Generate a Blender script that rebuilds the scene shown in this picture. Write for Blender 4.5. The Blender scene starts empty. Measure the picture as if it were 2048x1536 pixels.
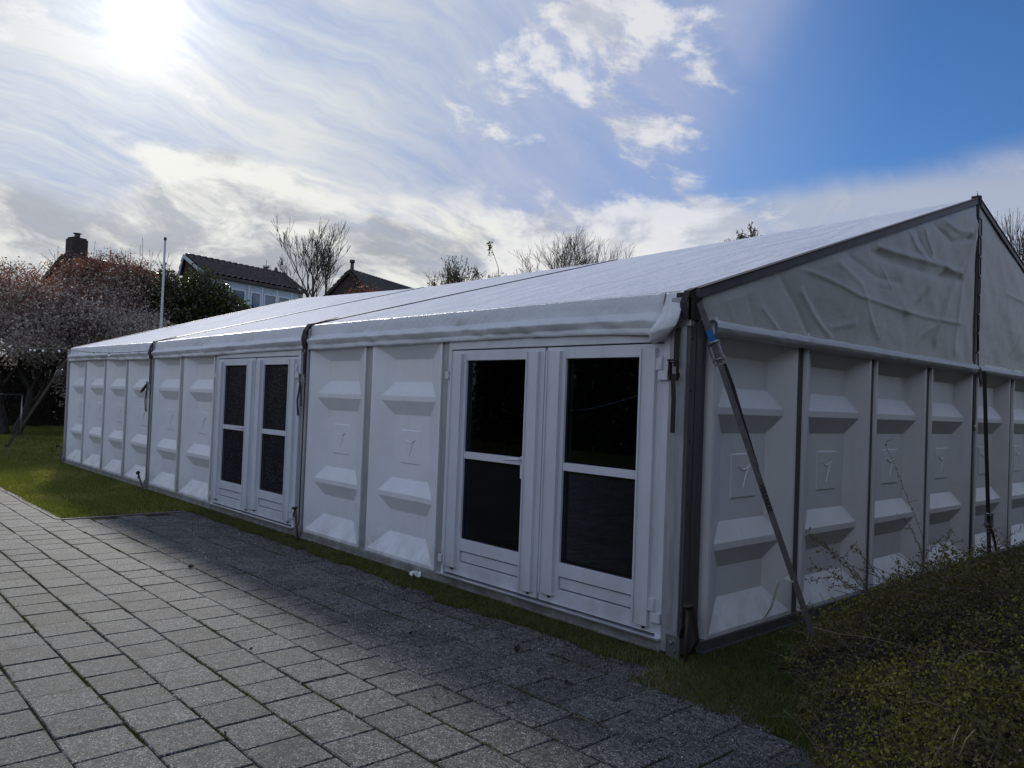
import bpy, math, random
import numpy as np
from mathutils import Vector, Matrix
random.seed(7)
rng = np.random.default_rng(7)
sc = bpy.context.scene
rad = math.radians

# ------------------------------------------------------------------ camera
CAM = np.array([2.9871, -4.251, 1.5143])
ROT = (1.5937, -0.0379, 0.8321)
FPX = 1593.9021
cam_d = bpy.data.cameras.new('camera')
cam_d.sensor_width = 36
cam_d.lens = FPX / 2048 * 36
cam_d.clip_end = 2000
cam_d.clip_start = 0.05
cam = bpy.data.objects.new('camera', cam_d)
cam.location = CAM
cam.rotation_euler = ROT
sc.collection.objects.link(cam)
sc.camera = cam

# ------------------------------------------------------------------ helpers to place things where they stand
def _R(rx, ry, rz):
    c, s = math.cos, math.sin
    X = np.array([[1, 0, 0], [0, c(rx), -s(rx)], [0, s(rx), c(rx)]])
    Y = np.array([[c(ry), 0, s(ry)], [0, 1, 0], [-s(ry), 0, c(ry)]])
    Z = np.array([[c(rz), -s(rz), 0], [s(rz), c(rz), 0], [0, 0, 1]])
    return Z @ Y @ X
_r = _R(*ROT)
def dirp(u, v): return _r @ np.array([(u - 1024) / FPX, -(v - 768) / FPX, -1])
def onX(u, v, x): d = dirp(u, v); return CAM + (x - CAM[0]) / d[0] * d
def onY(u, v, y): d = dirp(u, v); return CAM + (y - CAM[1]) / d[1] * d
def onZ(u, v, z): d = dirp(u, v); return CAM + (z - CAM[2]) / d[2] * d
def at(u, v, dist): d = dirp(u, v); return CAM + dist / math.hypot(d[0], d[1]) * d
GZ = -0.07                                    # ground level

# ------------------------------------------------------------------ sun and sky
SUN_EL, SUN_AZ = rad(23.3), rad(163.65)
sund = Vector((math.cos(SUN_EL) * math.cos(SUN_AZ), math.cos(SUN_EL) * math.sin(SUN_AZ), math.sin(SUN_EL)))
sl = bpy.data.lights.new('sun', 'SUN')
sl.energy = 2.5
sl.angle = rad(4.5)
sl.color = (1.0, 0.955, 0.885)
so = bpy.data.objects.new('sun', sl)
so.rotation_euler = (-sund).to_track_quat('-Z', 'Y').to_euler()
so.location = sund * 60
sc.collection.objects.link(so)
sc.view_settings.view_transform = 'Standard'
sc.view_settings.look = 'None'
sc.view_settings.exposure = 0.35
sc.view_settings.gamma = 1
sc.view_settings.use_curve_mapping = False
sc.cycles.max_bounces = 6
sc.cycles.transparent_max_bounces = 8
sc.cycles.sample_clamp_indirect = 4

class NG:
    """tiny wrapper that builds shader node graphs"""
    def __init__(s, tree): s.t = tree
    def n(s, typ, **k):
        o = s.t.nodes.new(typ)
        for a, b in k.items(): setattr(o, a, b)
        return o
    def set(s, sock, v):
        if isinstance(v, bpy.types.NodeSocket): s.t.links.new(v, sock)
        elif v is not None:
            if hasattr(sock, 'default_value') and not isinstance(v, (int, float)) and len(v) == 3 and sock.type == 'RGBA': v = (*v, 1)
            sock.default_value = v
    def m(s, op, a, b=None, c=None, clamp=False):
        o = s.n('ShaderNodeMath', operation=op, use_clamp=clamp)
        s.set(o.inputs[0], a)
        if b is not None: s.set(o.inputs[1], b)
        if c is not None: s.set(o.inputs[2], c)
        return o.outputs[0]
    def vm(s, op, a, b=None, scale=None):
        o = s.n('ShaderNodeVectorMath', operation=op)
        s.set(o.inputs[0], a)
        if b is not None: s.set(o.inputs[1], b)
        if scale is not None: s.set(o.inputs['Scale'], scale)
        return o.outputs['Value'] if op in ('DOT_PRODUCT', 'LENGTH') else o.outputs[0]
    def mix(s, f, a, b, blend='MIX'):
        o = s.n('ShaderNodeMix', data_type='RGBA', blend_type=blend)
        s.set(o.inputs[0], f); s.set(o.inputs[6], a); s.set(o.inputs[7], b)
        return o.outputs[2]
    def ss(s, x, a, b):
        o = s.n('ShaderNodeMapRange', interpolation_type='SMOOTHSTEP')
        s.set(o.inputs[0], x); s.set(o.inputs[1], a); s.set(o.inputs[2], b)
        return o.outputs[0]
    def noise(s, vec, scale, detail=4, rough=0.55, dist=0.0, w=None):
        o = s.n('ShaderNodeTexNoise')
        if w is not None:
            o.noise_dimensions = '4D'; o.inputs['W'].default_value = w
        if vec is not None: s.set(o.inputs['Vector'], vec)
        o.inputs['Scale'].default_value = scale; o.inputs['Detail'].default_value = detail
        o.inputs['Roughness'].default_value = rough; o.inputs['Distortion'].default_value = dist
        return o.outputs[0]
    def xyz(s, x, y, z):
        o = s.n('ShaderNodeCombineXYZ'); s.set(o.inputs[0], x); s.set(o.inputs[1], y); s.set(o.inputs[2], z)
        return o.outputs[0]

world = bpy.data.worlds.new('World')
sc.world = world
world.use_nodes = True
wt = world.node_tree
wt.nodes.clear()
W = NG(wt)
tc = W.n('ShaderNodeTexCoord')
D = W.vm('NORMALIZE', tc.outputs['Generated'])
sep = W.n('ShaderNodeSeparateXYZ'); W.set(sep.inputs[0], D)
dx, dy, dz = sep.outputs
sky = W.n('ShaderNodeTexSky', sky_type='NISHITA')
sky.sun_disc = False
sky.sun_elevation = SUN_EL
sky.sun_rotation = math.pi / 2 - SUN_AZ       # sky rotation runs clockwise from +Y
sky.air_density = 1.0; sky.dust_density = 0.6; sky.ozone_density = 2.0
yaw = ROT[2]
H0 = (-math.sin(yaw), math.cos(yaw), 0); H1 = (math.cos(yaw), math.sin(yaw), 0)
az = W.m('MULTIPLY', W.m('ARCTAN2', W.vm('DOT_PRODUCT', D, H1), W.vm('DOT_PRODUCT', D, H0)), 180 / math.pi)   # degrees clockwise from north-west
el = W.m('MULTIPLY', W.m('ARCSINE', dz), 180 / math.pi)
zc = W.m('ADD', W.m('MAXIMUM', dz, 0.0), 0.12)
hx1 = W.vm('DOT_PRODUCT', D, H1); hx0 = W.vm('DOT_PRODUCT', D, H0)
plan = W.xyz(W.m('DIVIDE', hx1, zc), W.m('DIVIDE', hx0, zc), 0.0)
warp = W.n('ShaderNodeTexNoise'); W.set(warp.inputs['Vector'], W.vm('MULTIPLY', D, (2.2, 2.2, 3.5))); warp.inputs['Scale'].default_value = 1.6; warp.inputs['Detail'].default_value = 4
wv = W.vm('SUBTRACT', warp.outputs['Color'], (0.5, 0.5, 0.5))
# high cirrus veil: long fibres
rot = W.n('ShaderNodeMapping', vector_type='TEXTURE'); W.set(rot.inputs['Vector'], W.vm('ADD', plan, W.vm('SCALE', wv, scale=0.50)))
rot.inputs['Rotation'].default_value = (0, 0, rad(60)); rot.inputs['Scale'].default_value = (2.7, 0.62, 1)
n_str = W.noise(rot.outputs[0], 1.0, 9, 0.56, 0.35)
n_fib = W.noise(rot.outputs[0], 4.2, 8, 0.66, 0.25, w=3.1)
# cumulus and wisps
ang = W.xyz(hx1, hx0, W.m('MULTIPLY', W.m('MULTIPLY_ADD', hx1, 0.10, dz), 2.0))
angw = W.vm('ADD', ang, W.vm('SCALE', wv, scale=0.16))
n_puf = W.noise(angw, 7.5, 11, 0.60, 0.10)
sunv = (sund.dot(Vector(H1)) * 0.05, sund.dot(Vector(H0)) * 0.05, 0.07)
n_puf_s = W.noise(W.vm('ADD', angw, sunv), 7.5, 5, 0.58, 0.10)
# stratocumulus band: drawn out sideways, falling to the right
lay = W.xyz(W.m('MULTIPLY', hx1, 1.1), W.m('MULTIPLY', hx0, 1.1), W.m('MULTIPLY', W.m('MULTIPLY_ADD', hx1, 0.17, dz), 3.3))
layw = W.vm('ADD', lay, W.vm('SCALE', wv, scale=0.30))
n_lay = W.noise(layw, 3.6, 9, 0.55, 0.25)
n_lay2 = W.noise(layw, 12.5, 9, 0.66, 0.3, w=4.4)
n_big = W.noise(ang, 2.3, 3, 0.5, 0.0, w=1.7)
# clear blue to the right
edge_l = W.m('MULTIPLY_ADD', W.m('SUBTRACT', el, 16.5), 0.60, 9.4)
nb = W.m('MULTIPLY', W.m('SUBTRACT', n_big, 0.5), 5.0)
b_left = W.ss(W.m('ADD', W.m('SUBTRACT', az, edge_l), nb), -2.0, 6.0)
edge_b = W.m('MULTIPLY_ADD', W.m('SUBTRACT', az, 16.2), 0.09, 14.4)
b_low = W.ss(W.m('SUBTRACT', W.m('ADD', el, W.m('MULTIPLY', W.m('SUBTRACT', n_lay, 0.5), 2.2)), edge_b), -0.9, 1.5)
b_far = W.ss(az, 120, 60)
blue = W.m('MULTIPLY', W.m('MULTIPLY', b_left, b_low), b_far)
# veil amount
veil = W.m('MULTIPLY_ADD', W.ss(n_str, 0.34, 0.60), 0.56, 0.36)
veil = W.m('ADD', veil, W.m('MULTIPLY', W.m('SUBTRACT', n_fib, 0.5), 1.9), clamp=True)
lowbank = W.m('MULTIPLY', W.ss(az, 12, 19), W.ss(el, 17.5, 14.0))
veil = W.m('MAXIMUM', veil, W.m('MULTIPLY', lowbank, W.m('MULTIPLY_ADD', n_lay, 0.35, 0.66)))
veil = W.m('MULTIPLY', veil, W.m('SUBTRACT', 1.0, blue), clamp=True)
veil = W.m('MULTIPLY', veil, W.m('MULTIPLY_ADD', W.ss(W.vm('DOT_PRODUCT', D, tuple(sund)), -0.2, 0.6), 0.12, 0.88))
sunside = W.ss(az, 12, -28)
cosn = W.vm('DOT_PRODUCT', D, tuple(sund))
cs = W.m('MAXIMUM', cosn, 0.0)
g1 = W.m('POWER', cs, 6); g2 = W.m('POWER', cs, 45); g3 = W.m('POWER', cs, 420); g4 = W.m('POWER', cs, 2600)
veil_c = W.mix(W.ss(g1, 0.35, 0.95), (0.56, 0.65, 0.95, 1), (0.90, 0.94, 0.96, 1))
veil_c = W.mix(W.m('MAXIMUM', W.m('MULTIPLY', lowbank, 0.9), W.ss(cosn, 0.45, -0.1)), veil_c, (0.74, 0.79, 0.90, 1))
veil_col = W.vm('SCALE', veil_c, scale=W.m('MULTIPLY_ADD', g1, 0.13, 0.61))
skyb = W.vm('SCALE', sky.outputs[0], scale=0.10)
bluec = W.vm('MULTIPLY', skyb, (0.36, 0.62, 0.98))
bl = W.vm('DOT_PRODUCT', bluec, (0.2, 0.5, 0.3))
bluec = W.mix(W.ss(cosn, 0.66, 0.93), bluec, W.vm('SCALE', (0.46, 0.62, 1.0), scale=0.62))
c0 = W.mix(veil, bluec, veil_col)
# band of stratocumulus near the horizon
btop = W.m('ADD', W.m('MULTIPLY_ADD', sunside, 2.4, 12.8), W.m('MULTIPLY', W.m('SUBTRACT', n_lay, 0.5), 16.0))
bandm = W.ss(W.m('SUBTRACT', btop, el), -1.2, 1.8)
bandm = W.m('MULTIPLY', bandm, W.ss(az, 21, 11))
holes = W.ss(W.m('MULTIPLY_ADD', n_lay2, 0.5, W.m('MULTIPLY', n_lay, 0.5)), 0.36, 0.50)
bandm = W.m('MULTIPLY', bandm, W.m('MULTIPLY_ADD', holes, 0.30, 0.70))
bsh = W.m('ADD', W.m('MULTIPLY', W.m('SUBTRACT', n_lay2, 0.5), 1.7), W.m('MULTIPLY', W.m('SUBTRACT', n_lay, 0.5), 0.9))
bsh = W.m('ADD', bsh, W.m('MULTIPLY', W.m('SUBTRACT', el, 9.0), 0.030))
bsh = W.m('ADD', bsh, W.m('MULTIPLY', W.m('SUBTRACT', n_puf, n_puf_s), 1.6))
bcol = W.mix(W.ss(bsh, -0.36, 0.36), (0.38, 0.405, 0.45, 1), (0.80, 0.80, 0.765, 1))
c1 = W.mix(bandm, c0, bcol)
# cumulus puffs and wisps on top
cen = W.m('MULTIPLY', W.ss(az, -10, 0), W.ss(az, 19, 12))
lowc = W.m('MULTIPLY', W.m('MULTIPLY', W.ss(az, -6, 4), W.ss(az, 21.5, 15.0)), W.ss(W.m('ADD', el, W.m('MULTIPLY', W.m('SUBTRACT', n_puf, 0.5), 5.0)), 15.5, 12.5))
n_puf = W.m('ADD', n_puf, W.m('MULTIPLY', W.m('SUBTRACT', W.noise(angw, 26.0, 7, 0.62, 0.1), 0.5), 0.22))
thr = W.m('MULTIPLY_ADD', cen, -0.150, 0.62)
thr = W.m('ADD', thr, W.m('MULTIPLY', lowc, -0.19))
thr = W.m('ADD', thr, W.m('MULTIPLY', W.m('SUBTRACT', 0.5, n_big), 0.30))
puff = W.ss(W.m('SUBTRACT', n_puf, thr), -0.01, 0.12)
puff = W.m('MULTIPLY', puff, W.m('SUBTRACT', 1.0, W.ss(blue, 0.55, 0.95)))
shade = W.ss(W.m('SUBTRACT', n_puf, n_puf_s), -0.10, 0.12)
puf_col = W.mix(shade, (0.50, 0.53, 0.60, 1), (0.80, 0.80, 0.80, 1))
c1 = W.mix(W.m('MULTIPLY', puff, 0.80), c1, puf_col)
# clouds opposite the sun are front-lit and brighter
away = W.m('MULTIPLY_ADD', W.ss(cosn, -0.3, 0.50), -0.75, 1.75)
c1 = W.vm('SCALE', c1, scale=W.m('MULTIPLY', away, 0.82))
glow = W.m('ADD', W.m('MULTIPLY', g2, 0.11), W.m('MULTIPLY', W.m('ADD', W.m('MULTIPLY', g3, 0.24), W.m('MULTIPLY', g4, 0.8)), W.m('MULTIPLY_ADD', n_fib, 1.6, 0.2)))
glc = W.vm('SCALE', (1.0, 0.985, 0.94), scale=glow)
c2 = W.vm('ADD', c1, glc)
# below the horizon
gcol = W.mix(W.ss(dz, -0.02, 0.0), (0.05, 0.055, 0.05, 1), c2)
bg = W.n('ShaderNodeBackground'); W.set(bg.inputs[0], gcol); bg.inputs[1].default_value = 1.0
wo = W.n('ShaderNodeOutputWorld'); wt.links.new(bg.outputs[0], wo.inputs[0])

# ------------------------------------------------------------------ materials
MATS = {}
def mat(name, col, rough=0.6, metal=0.0, spec=0.5, var=0.0, vscale=6.0, col2=None, bump=0.0, bscale=40.0, bdist=0.01,
        obj_var=0.0, isl_var=0.0, bevel=0.0, transl=None, detail=6, stretch=None, coat=0.0):
    m = bpy.data.materials.new(name); m.use_nodes = True
    t = m.node_tree; t.nodes.clear(); G = NG(t)
    pb = G.n('ShaderNodeBsdfPrincipled'); out = G.n('ShaderNodeOutputMaterial')
    co = G.n('ShaderNodeTexCoord').outputs['Object']
    if stretch:
        mp = G.n('ShaderNodeMapping'); G.set(mp.inputs[0], co); mp.inputs['Scale'].default_value = stretch; co = mp.outputs[0]
    c = (*col, 1)
    cc = None
    if var or col2:
        n = G.noise(co, vscale, detail, 0.6)
        f = G.ss(n, 0.32, 0.68)
        c2 = (*col2, 1) if col2 else tuple([x * (1 - var) for x in col] + [1])
        cc = G.mix(f, c, c2)
    else:
        cc = G.mix(0.0, c, c)
    if obj_var or isl_var:
        r = None
        if obj_var:
            oi = G.n('ShaderNodeObjectInfo').outputs['Random']; r = G.m('MULTIPLY_ADD', oi, 2 * obj_var, 1 - obj_var)
        if isl_var:
            ge = G.n('ShaderNodeNewGeometry').outputs['Random Per Island']; r2 = G.m('MULTIPLY_ADD', ge, 2 * isl_var, 1 - isl_var)
            r = r2 if r is None else G.m('MULTIPLY', r, r2)
        cc = G.vm('SCALE', cc, scale=r)
    G.set(pb.inputs['Base Color'], cc)
    pb.inputs['Roughness'].default_value = rough; pb.inputs['Metallic'].default_value = metal
    pb.inputs['Specular IOR Level'].default_value = spec
    pb.inputs['Coat Weight'].default_value = coat
    nrm = None
    if bevel:
        b = G.n('ShaderNodeBevel'); b.samples = 3; b.inputs['Radius'].default_value = bevel; nrm = b.outputs[0]
    if bump:
        bn = G.noise(co, bscale, 5, 0.6)
        b = G.n('ShaderNodeBump'); b.inputs['Strength'].default_value = bump; b.inputs['Distance'].default_value = bdist
        G.set(b.inputs['Height'], bn)
        if nrm: G.set(b.inputs['Normal'], nrm)
        nrm = b.outputs[0]
    if nrm: G.set(pb.inputs['Normal'], nrm)
    if transl:
        tb = G.n('ShaderNodeBsdfTranslucent'); G.set(tb.inputs[0], G.vm('MULTIPLY', cc, transl[1]))
        ms = G.n('ShaderNodeMixShader'); ms.inputs[0].default_value = transl[0]
        t.links.new(pb.outputs[0], ms.inputs[1]); t.links.new(tb.outputs[0], ms.inputs[2]); t.links.new(ms.outputs[0], out.inputs[0])
    else:
        t.links.new(pb.outputs[0], out.inputs[0])
    MATS[name] = m
    m['_'] = 1
    return m

def add_grime(m, zmax, amount, colr):
    t = m.node_tree; G = NG(t); pb = [n for n in t.nodes if n.type == 'BSDF_PRINCIPLED'][0]
    src = pb.inputs['Base Color'].links[0].from_socket; co = G.n('ShaderNodeTexCoord').outputs['Object']; geo = G.n('ShaderNodeNewGeometry').outputs['Position']
    sp = G.n('ShaderNodeSeparateXYZ'); G.set(sp.inputs[0], geo)
    mp = G.n('ShaderNodeMapping'); G.set(mp.inputs[0], geo); mp.inputs['Scale'].default_value = (9, 9, 0.8)
    streak = G.noise(mp.outputs[0], 1.6, 5, 0.65); blot = G.noise(geo, 5, 6, 0.7)
    low = G.m('MULTIPLY', G.ss(sp.outputs[2], zmax, 0.0), G.ss(blot, 0.36, 0.62))
    f = G.m('ADD', G.m('MULTIPLY', low, amount), G.m('MULTIPLY', G.ss(streak, 0.55, 0.78), amount * 0.45), clamp=True)
    spots = G.ss(G.noise(geo, 34, 2, 0.5), 0.75, 0.79); f = G.m('ADD', f, G.m('MULTIPLY', spots, 0.35), clamp=True)
    G.set(pb.inputs['Base Color'], G.mix(f, src, (*colr, 1)))
M_panel = mat('panel_plastic', (0.82, 0.84, 0.87), 0.40, var=0.09, vscale=1.6, bevel=0.004, bump=0.06, bscale=160, bdist=0.002, obj_var=0.02)
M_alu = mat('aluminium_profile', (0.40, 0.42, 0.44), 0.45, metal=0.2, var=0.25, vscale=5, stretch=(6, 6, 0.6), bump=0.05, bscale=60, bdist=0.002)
M_alu_shade = mat('weathered_profile', (0.115, 0.12, 0.125), 0.45, metal=0.2, var=0.25, vscale=5, stretch=(6, 6, 0.6), bump=0.05, bscale=60, bdist=0.002)  # darker copy of the aluminium, gable-end shade put into the colour
M_alu_r = mat('aluminium_rail', (0.38, 0.385, 0.385), 0.5, metal=0.2, var=0.40, vscale=9, bump=0.1, bscale=60, bdist=0.002)
M_door = mat('door_aluminium', (0.68, 0.71, 0.76), 0.42, var=0.10, vscale=2.5, stretch=(2, 2, 0.7), bevel=0.003, bump=0.03, bscale=90, bdist=0.001)
add_grime(M_panel, 0.45, 0.42, (0.36, 0.35, 0.31)); add_grime(M_door, 0.35, 0.35, (0.30, 0.29, 0.26)); add_grime(M_alu, 0.5, 0.5, (0.16, 0.15, 0.12)); add_grime(M_alu_r, 0.3, 0.6, (0.14, 0.15, 0.10))
M_groove = mat('shadow_gap', (0.02, 0.02, 0.022), 0.9)
M_black = mat('black_webbing', (0.018, 0.018, 0.02), 0.75, bump=0.2, bscale=300, bdist=0.001)
M_grey_web = mat('grey_webbing', (0.16, 0.16, 0.165), 0.8, var=0.3, vscale=30, bump=0.3, bscale=300, bdist=0.001)
M_blue_web = mat('blue_webbing', (0.02, 0.15, 0.48), 0.7, bump=0.3, bscale=300, bdist=0.001)
M_pale_web = mat('pale_webbing', (0.55, 0.58, 0.50), 0.8, bump=0.3, bscale=300, bdist=0.001)
M_steel = mat('galvanised_steel', (0.42, 0.43, 0.44), 0.4, metal=0.8, var=0.3, vscale=40)
M_iron = mat('dark_iron', (0.045, 0.04, 0.038), 0.6, metal=0.4, col2=(0.08, 0.05, 0.035), vscale=40, bump=0.3, bscale=120, bdist=0.002)
M_keder = mat('keder_strip', (0.085, 0.088, 0.11), 0.5, var=0.3, vscale=8)
M_rope = mat('dark_rope', (0.02, 0.022, 0.028), 0.8)
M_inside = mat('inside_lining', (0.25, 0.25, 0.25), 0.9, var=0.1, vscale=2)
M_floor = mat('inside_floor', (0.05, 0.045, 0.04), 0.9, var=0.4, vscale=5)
M_cable = mat('white_cable', (0.85, 0.85, 0.82), 0.5)
M_bulb = mat('clear_bulb', (0.9, 0.92, 0.95), 0.1, spec=0.9)

def fabric_mat(name, col, rough, bstr, sc1=1.3, dirt=0.1, warm=(0.62, 0.62, 0.58)):
    m = bpy.data.materials.new(name); m.use_nodes = True
    t = m.node_tree; t.nodes.clear(); G = NG(t)
    pb = G.n('ShaderNodeBsdfPrincipled'); out = G.n('ShaderNodeOutputMaterial')
    co = G.n('ShaderNodeTexCoord').outputs['Object']
    n1 = G.noise(co, 1.1, 6, 0.6); n2 = G.noise(co, 26, 4, 0.6)
    cc = G.mix(G.m('MULTIPLY', G.ss(n1, 0.35, 0.75), dirt), (*col, 1), (*warm, 1))
    spots = G.ss(n2, 0.74, 0.80)
    cc = G.mix(G.m('MULTIPLY', spots, 0.35), cc, (0.22, 0.22, 0.20, 1))
    G.set(pb.inputs['Base Color'], cc)
    pb.inputs['Roughness'].default_value = rough
    mp = G.n('ShaderNodeMapping'); G.set(mp.inputs[0], co); mp.inputs['Scale'].default_value = (1.0, 0.22, 1.0); mp.inputs['Rotation'].default_value = (0, 0, rad(-24))
    a = G.noise(mp.outputs[0], sc1 * (4 if bstr < 0.9 else 2.2), 4, 0.5, 0.6)
    b = G.noise(co, sc1 * 17, 4, 0.6, 0.6)
    h = G.m('MULTIPLY_ADD', b, 0.25, a)
    bp = G.n('ShaderNodeBump'); bp.inputs['Strength'].default_value = min(bstr, 1.0); bp.inputs['Distance'].default_value = 0.035 if bstr < 0.9 else 0.045
    pb.inputs['Specular IOR Level'].default_value = 0.35 if bstr < 0.9 else 0.05
    G.set(bp.inputs['Height'], h); G.set(pb.inputs['Normal'], bp.outputs[0])
    t.links.new(pb.outputs[0], out.inputs[0]); return m
M_roof = fabric_mat('roof_tarpaulin', (0.50, 0.54, 0.62), 0.80, 0.95)
M_val = fabric_mat('valance_tarpaulin', (0.62, 0.65, 0.69), 0.42, 0.40, 2.4, 0.3)
M_gable = fabric_mat('gable_tarpaulin', (0.52, 0.535, 0.52), 0.42, 0.18, 1.6, 0.5, (0.40, 0.41, 0.38))

def glass_mat():
    m = bpy.data.materials.new('window_glass'); m.use_nodes = True
    t = m.node_tree; t.nodes.clear(); G = NG(t)
    out = G.n('ShaderNodeOutputMaterial'); tr = G.n('ShaderNodeBsdfTransparent'); tr.inputs[0].default_value = (0.5, 0.55, 0.6, 1)
    gl = G.n('ShaderNodeBsdfGlossy'); gl.inputs['Roughness'].default_value = 0.02; gl.inputs[0].default_value = (0.75, 0.8, 0.9, 1)
    fr = G.n('ShaderNodeFresnel'); fr.inputs[0].default_value = 1.42
    mx = G.n('ShaderNodeMixShader'); t.links.new(fr.outputs[0], mx.inputs[0]); t.links.new(tr.outputs[0], mx.inputs[1]); t.links.new(gl.outputs[0], mx.inputs[2])
    t.links.new(mx.outputs[0], out.inputs[0]); return m
M_glass = glass_mat()
def wet_glass_mat():
    m = bpy.data.materials.new('speckled_glass'); m.use_nodes = True
    t = m.node_tree; t.nodes.clear(); G = NG(t)
    out = G.n('ShaderNodeOutputMaterial'); tr = G.n('ShaderNodeBsdfTransparent'); tr.inputs[0].default_value = (0.45, 0.47, 0.5, 1)
    pb = G.n('ShaderNodeBsdfPrincipled'); pb.inputs['Base Color'].default_value = (0.16, 0.17, 0.18, 1); pb.inputs['Roughness'].default_value = 0.3
    co = G.n('ShaderNodeTexCoord').outputs['Object']
    vo = G.n('ShaderNodeTexVoronoi'); G.set(vo.inputs['Vector'], co); vo.inputs['Scale'].default_value = 55
    n = G.noise(co, 3, 3)
    f = G.m('MULTIPLY_ADD', G.ss(vo.outputs['Distance'], 0.36, 0.12), G.m('MULTIPLY', n, 1.0), 0.09, clamp=True)
    mx = G.n('ShaderNodeMixShader'); G.set(mx.inputs[0], f); t.links.new(tr.outputs[0], mx.inputs[1]); t.links.new(pb.outputs[0], mx.inputs[2])
    t.links.new(mx.outputs[0], out.inputs[0]); return m
M_wetglass = wet_glass_mat()

# ------------------------------------------------------------------ object helpers
col = sc.collection
def tag(o, label=None, cat=None, group=None, kind=None):
    if label: o['label'] = label
    if cat: o['category'] = cat
    if group: o['group'] = group
    if kind: o['kind'] = kind
    return o
def empty(name, loc=(0, 0, 0), rz=0):
    o = bpy.data.objects.new(name, None); o.location = tuple(float(a) for a in loc); o.rotation_euler = (0, 0, rz); o.empty_display_size = 0.2
    col.objects.link(o); return o
def link(name, me, parent=None, loc=None):
    o = bpy.data.objects.new(name, me); col.objects.link(o)
    if parent is not None: o.parent = parent
    if loc is not None: o.location = tuple(float(a) for a in loc)
    return o
def np_mesh(name, V, F, m, smooth=False):
    """V (n,3), F (k, 3|4) uniform faces"""
    V = np.asarray(V, np.float32); F = np.asarray(F, np.int32)
    me = bpy.data.meshes.new(name)
    me.vertices.add(len(V)); me.vertices.foreach_set('co', V.ravel())
    k = F.shape[1]
    me.loops.add(F.size); me.loops.foreach_set('vertex_index', F.ravel())
    me.polygons.add(len(F)); me.polygons.foreach_set('loop_start', np.arange(0, F.size, k, dtype=np.int32))
    me.polygons.foreach_set('loop_total', np.full(len(F), k, np.int32))
    if smooth: me.polygons.foreach_set('use_smooth', np.ones(len(F), bool))
    me.update(calc_edges=True); me.validate()
    me.materials.append(m)
    return me

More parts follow.
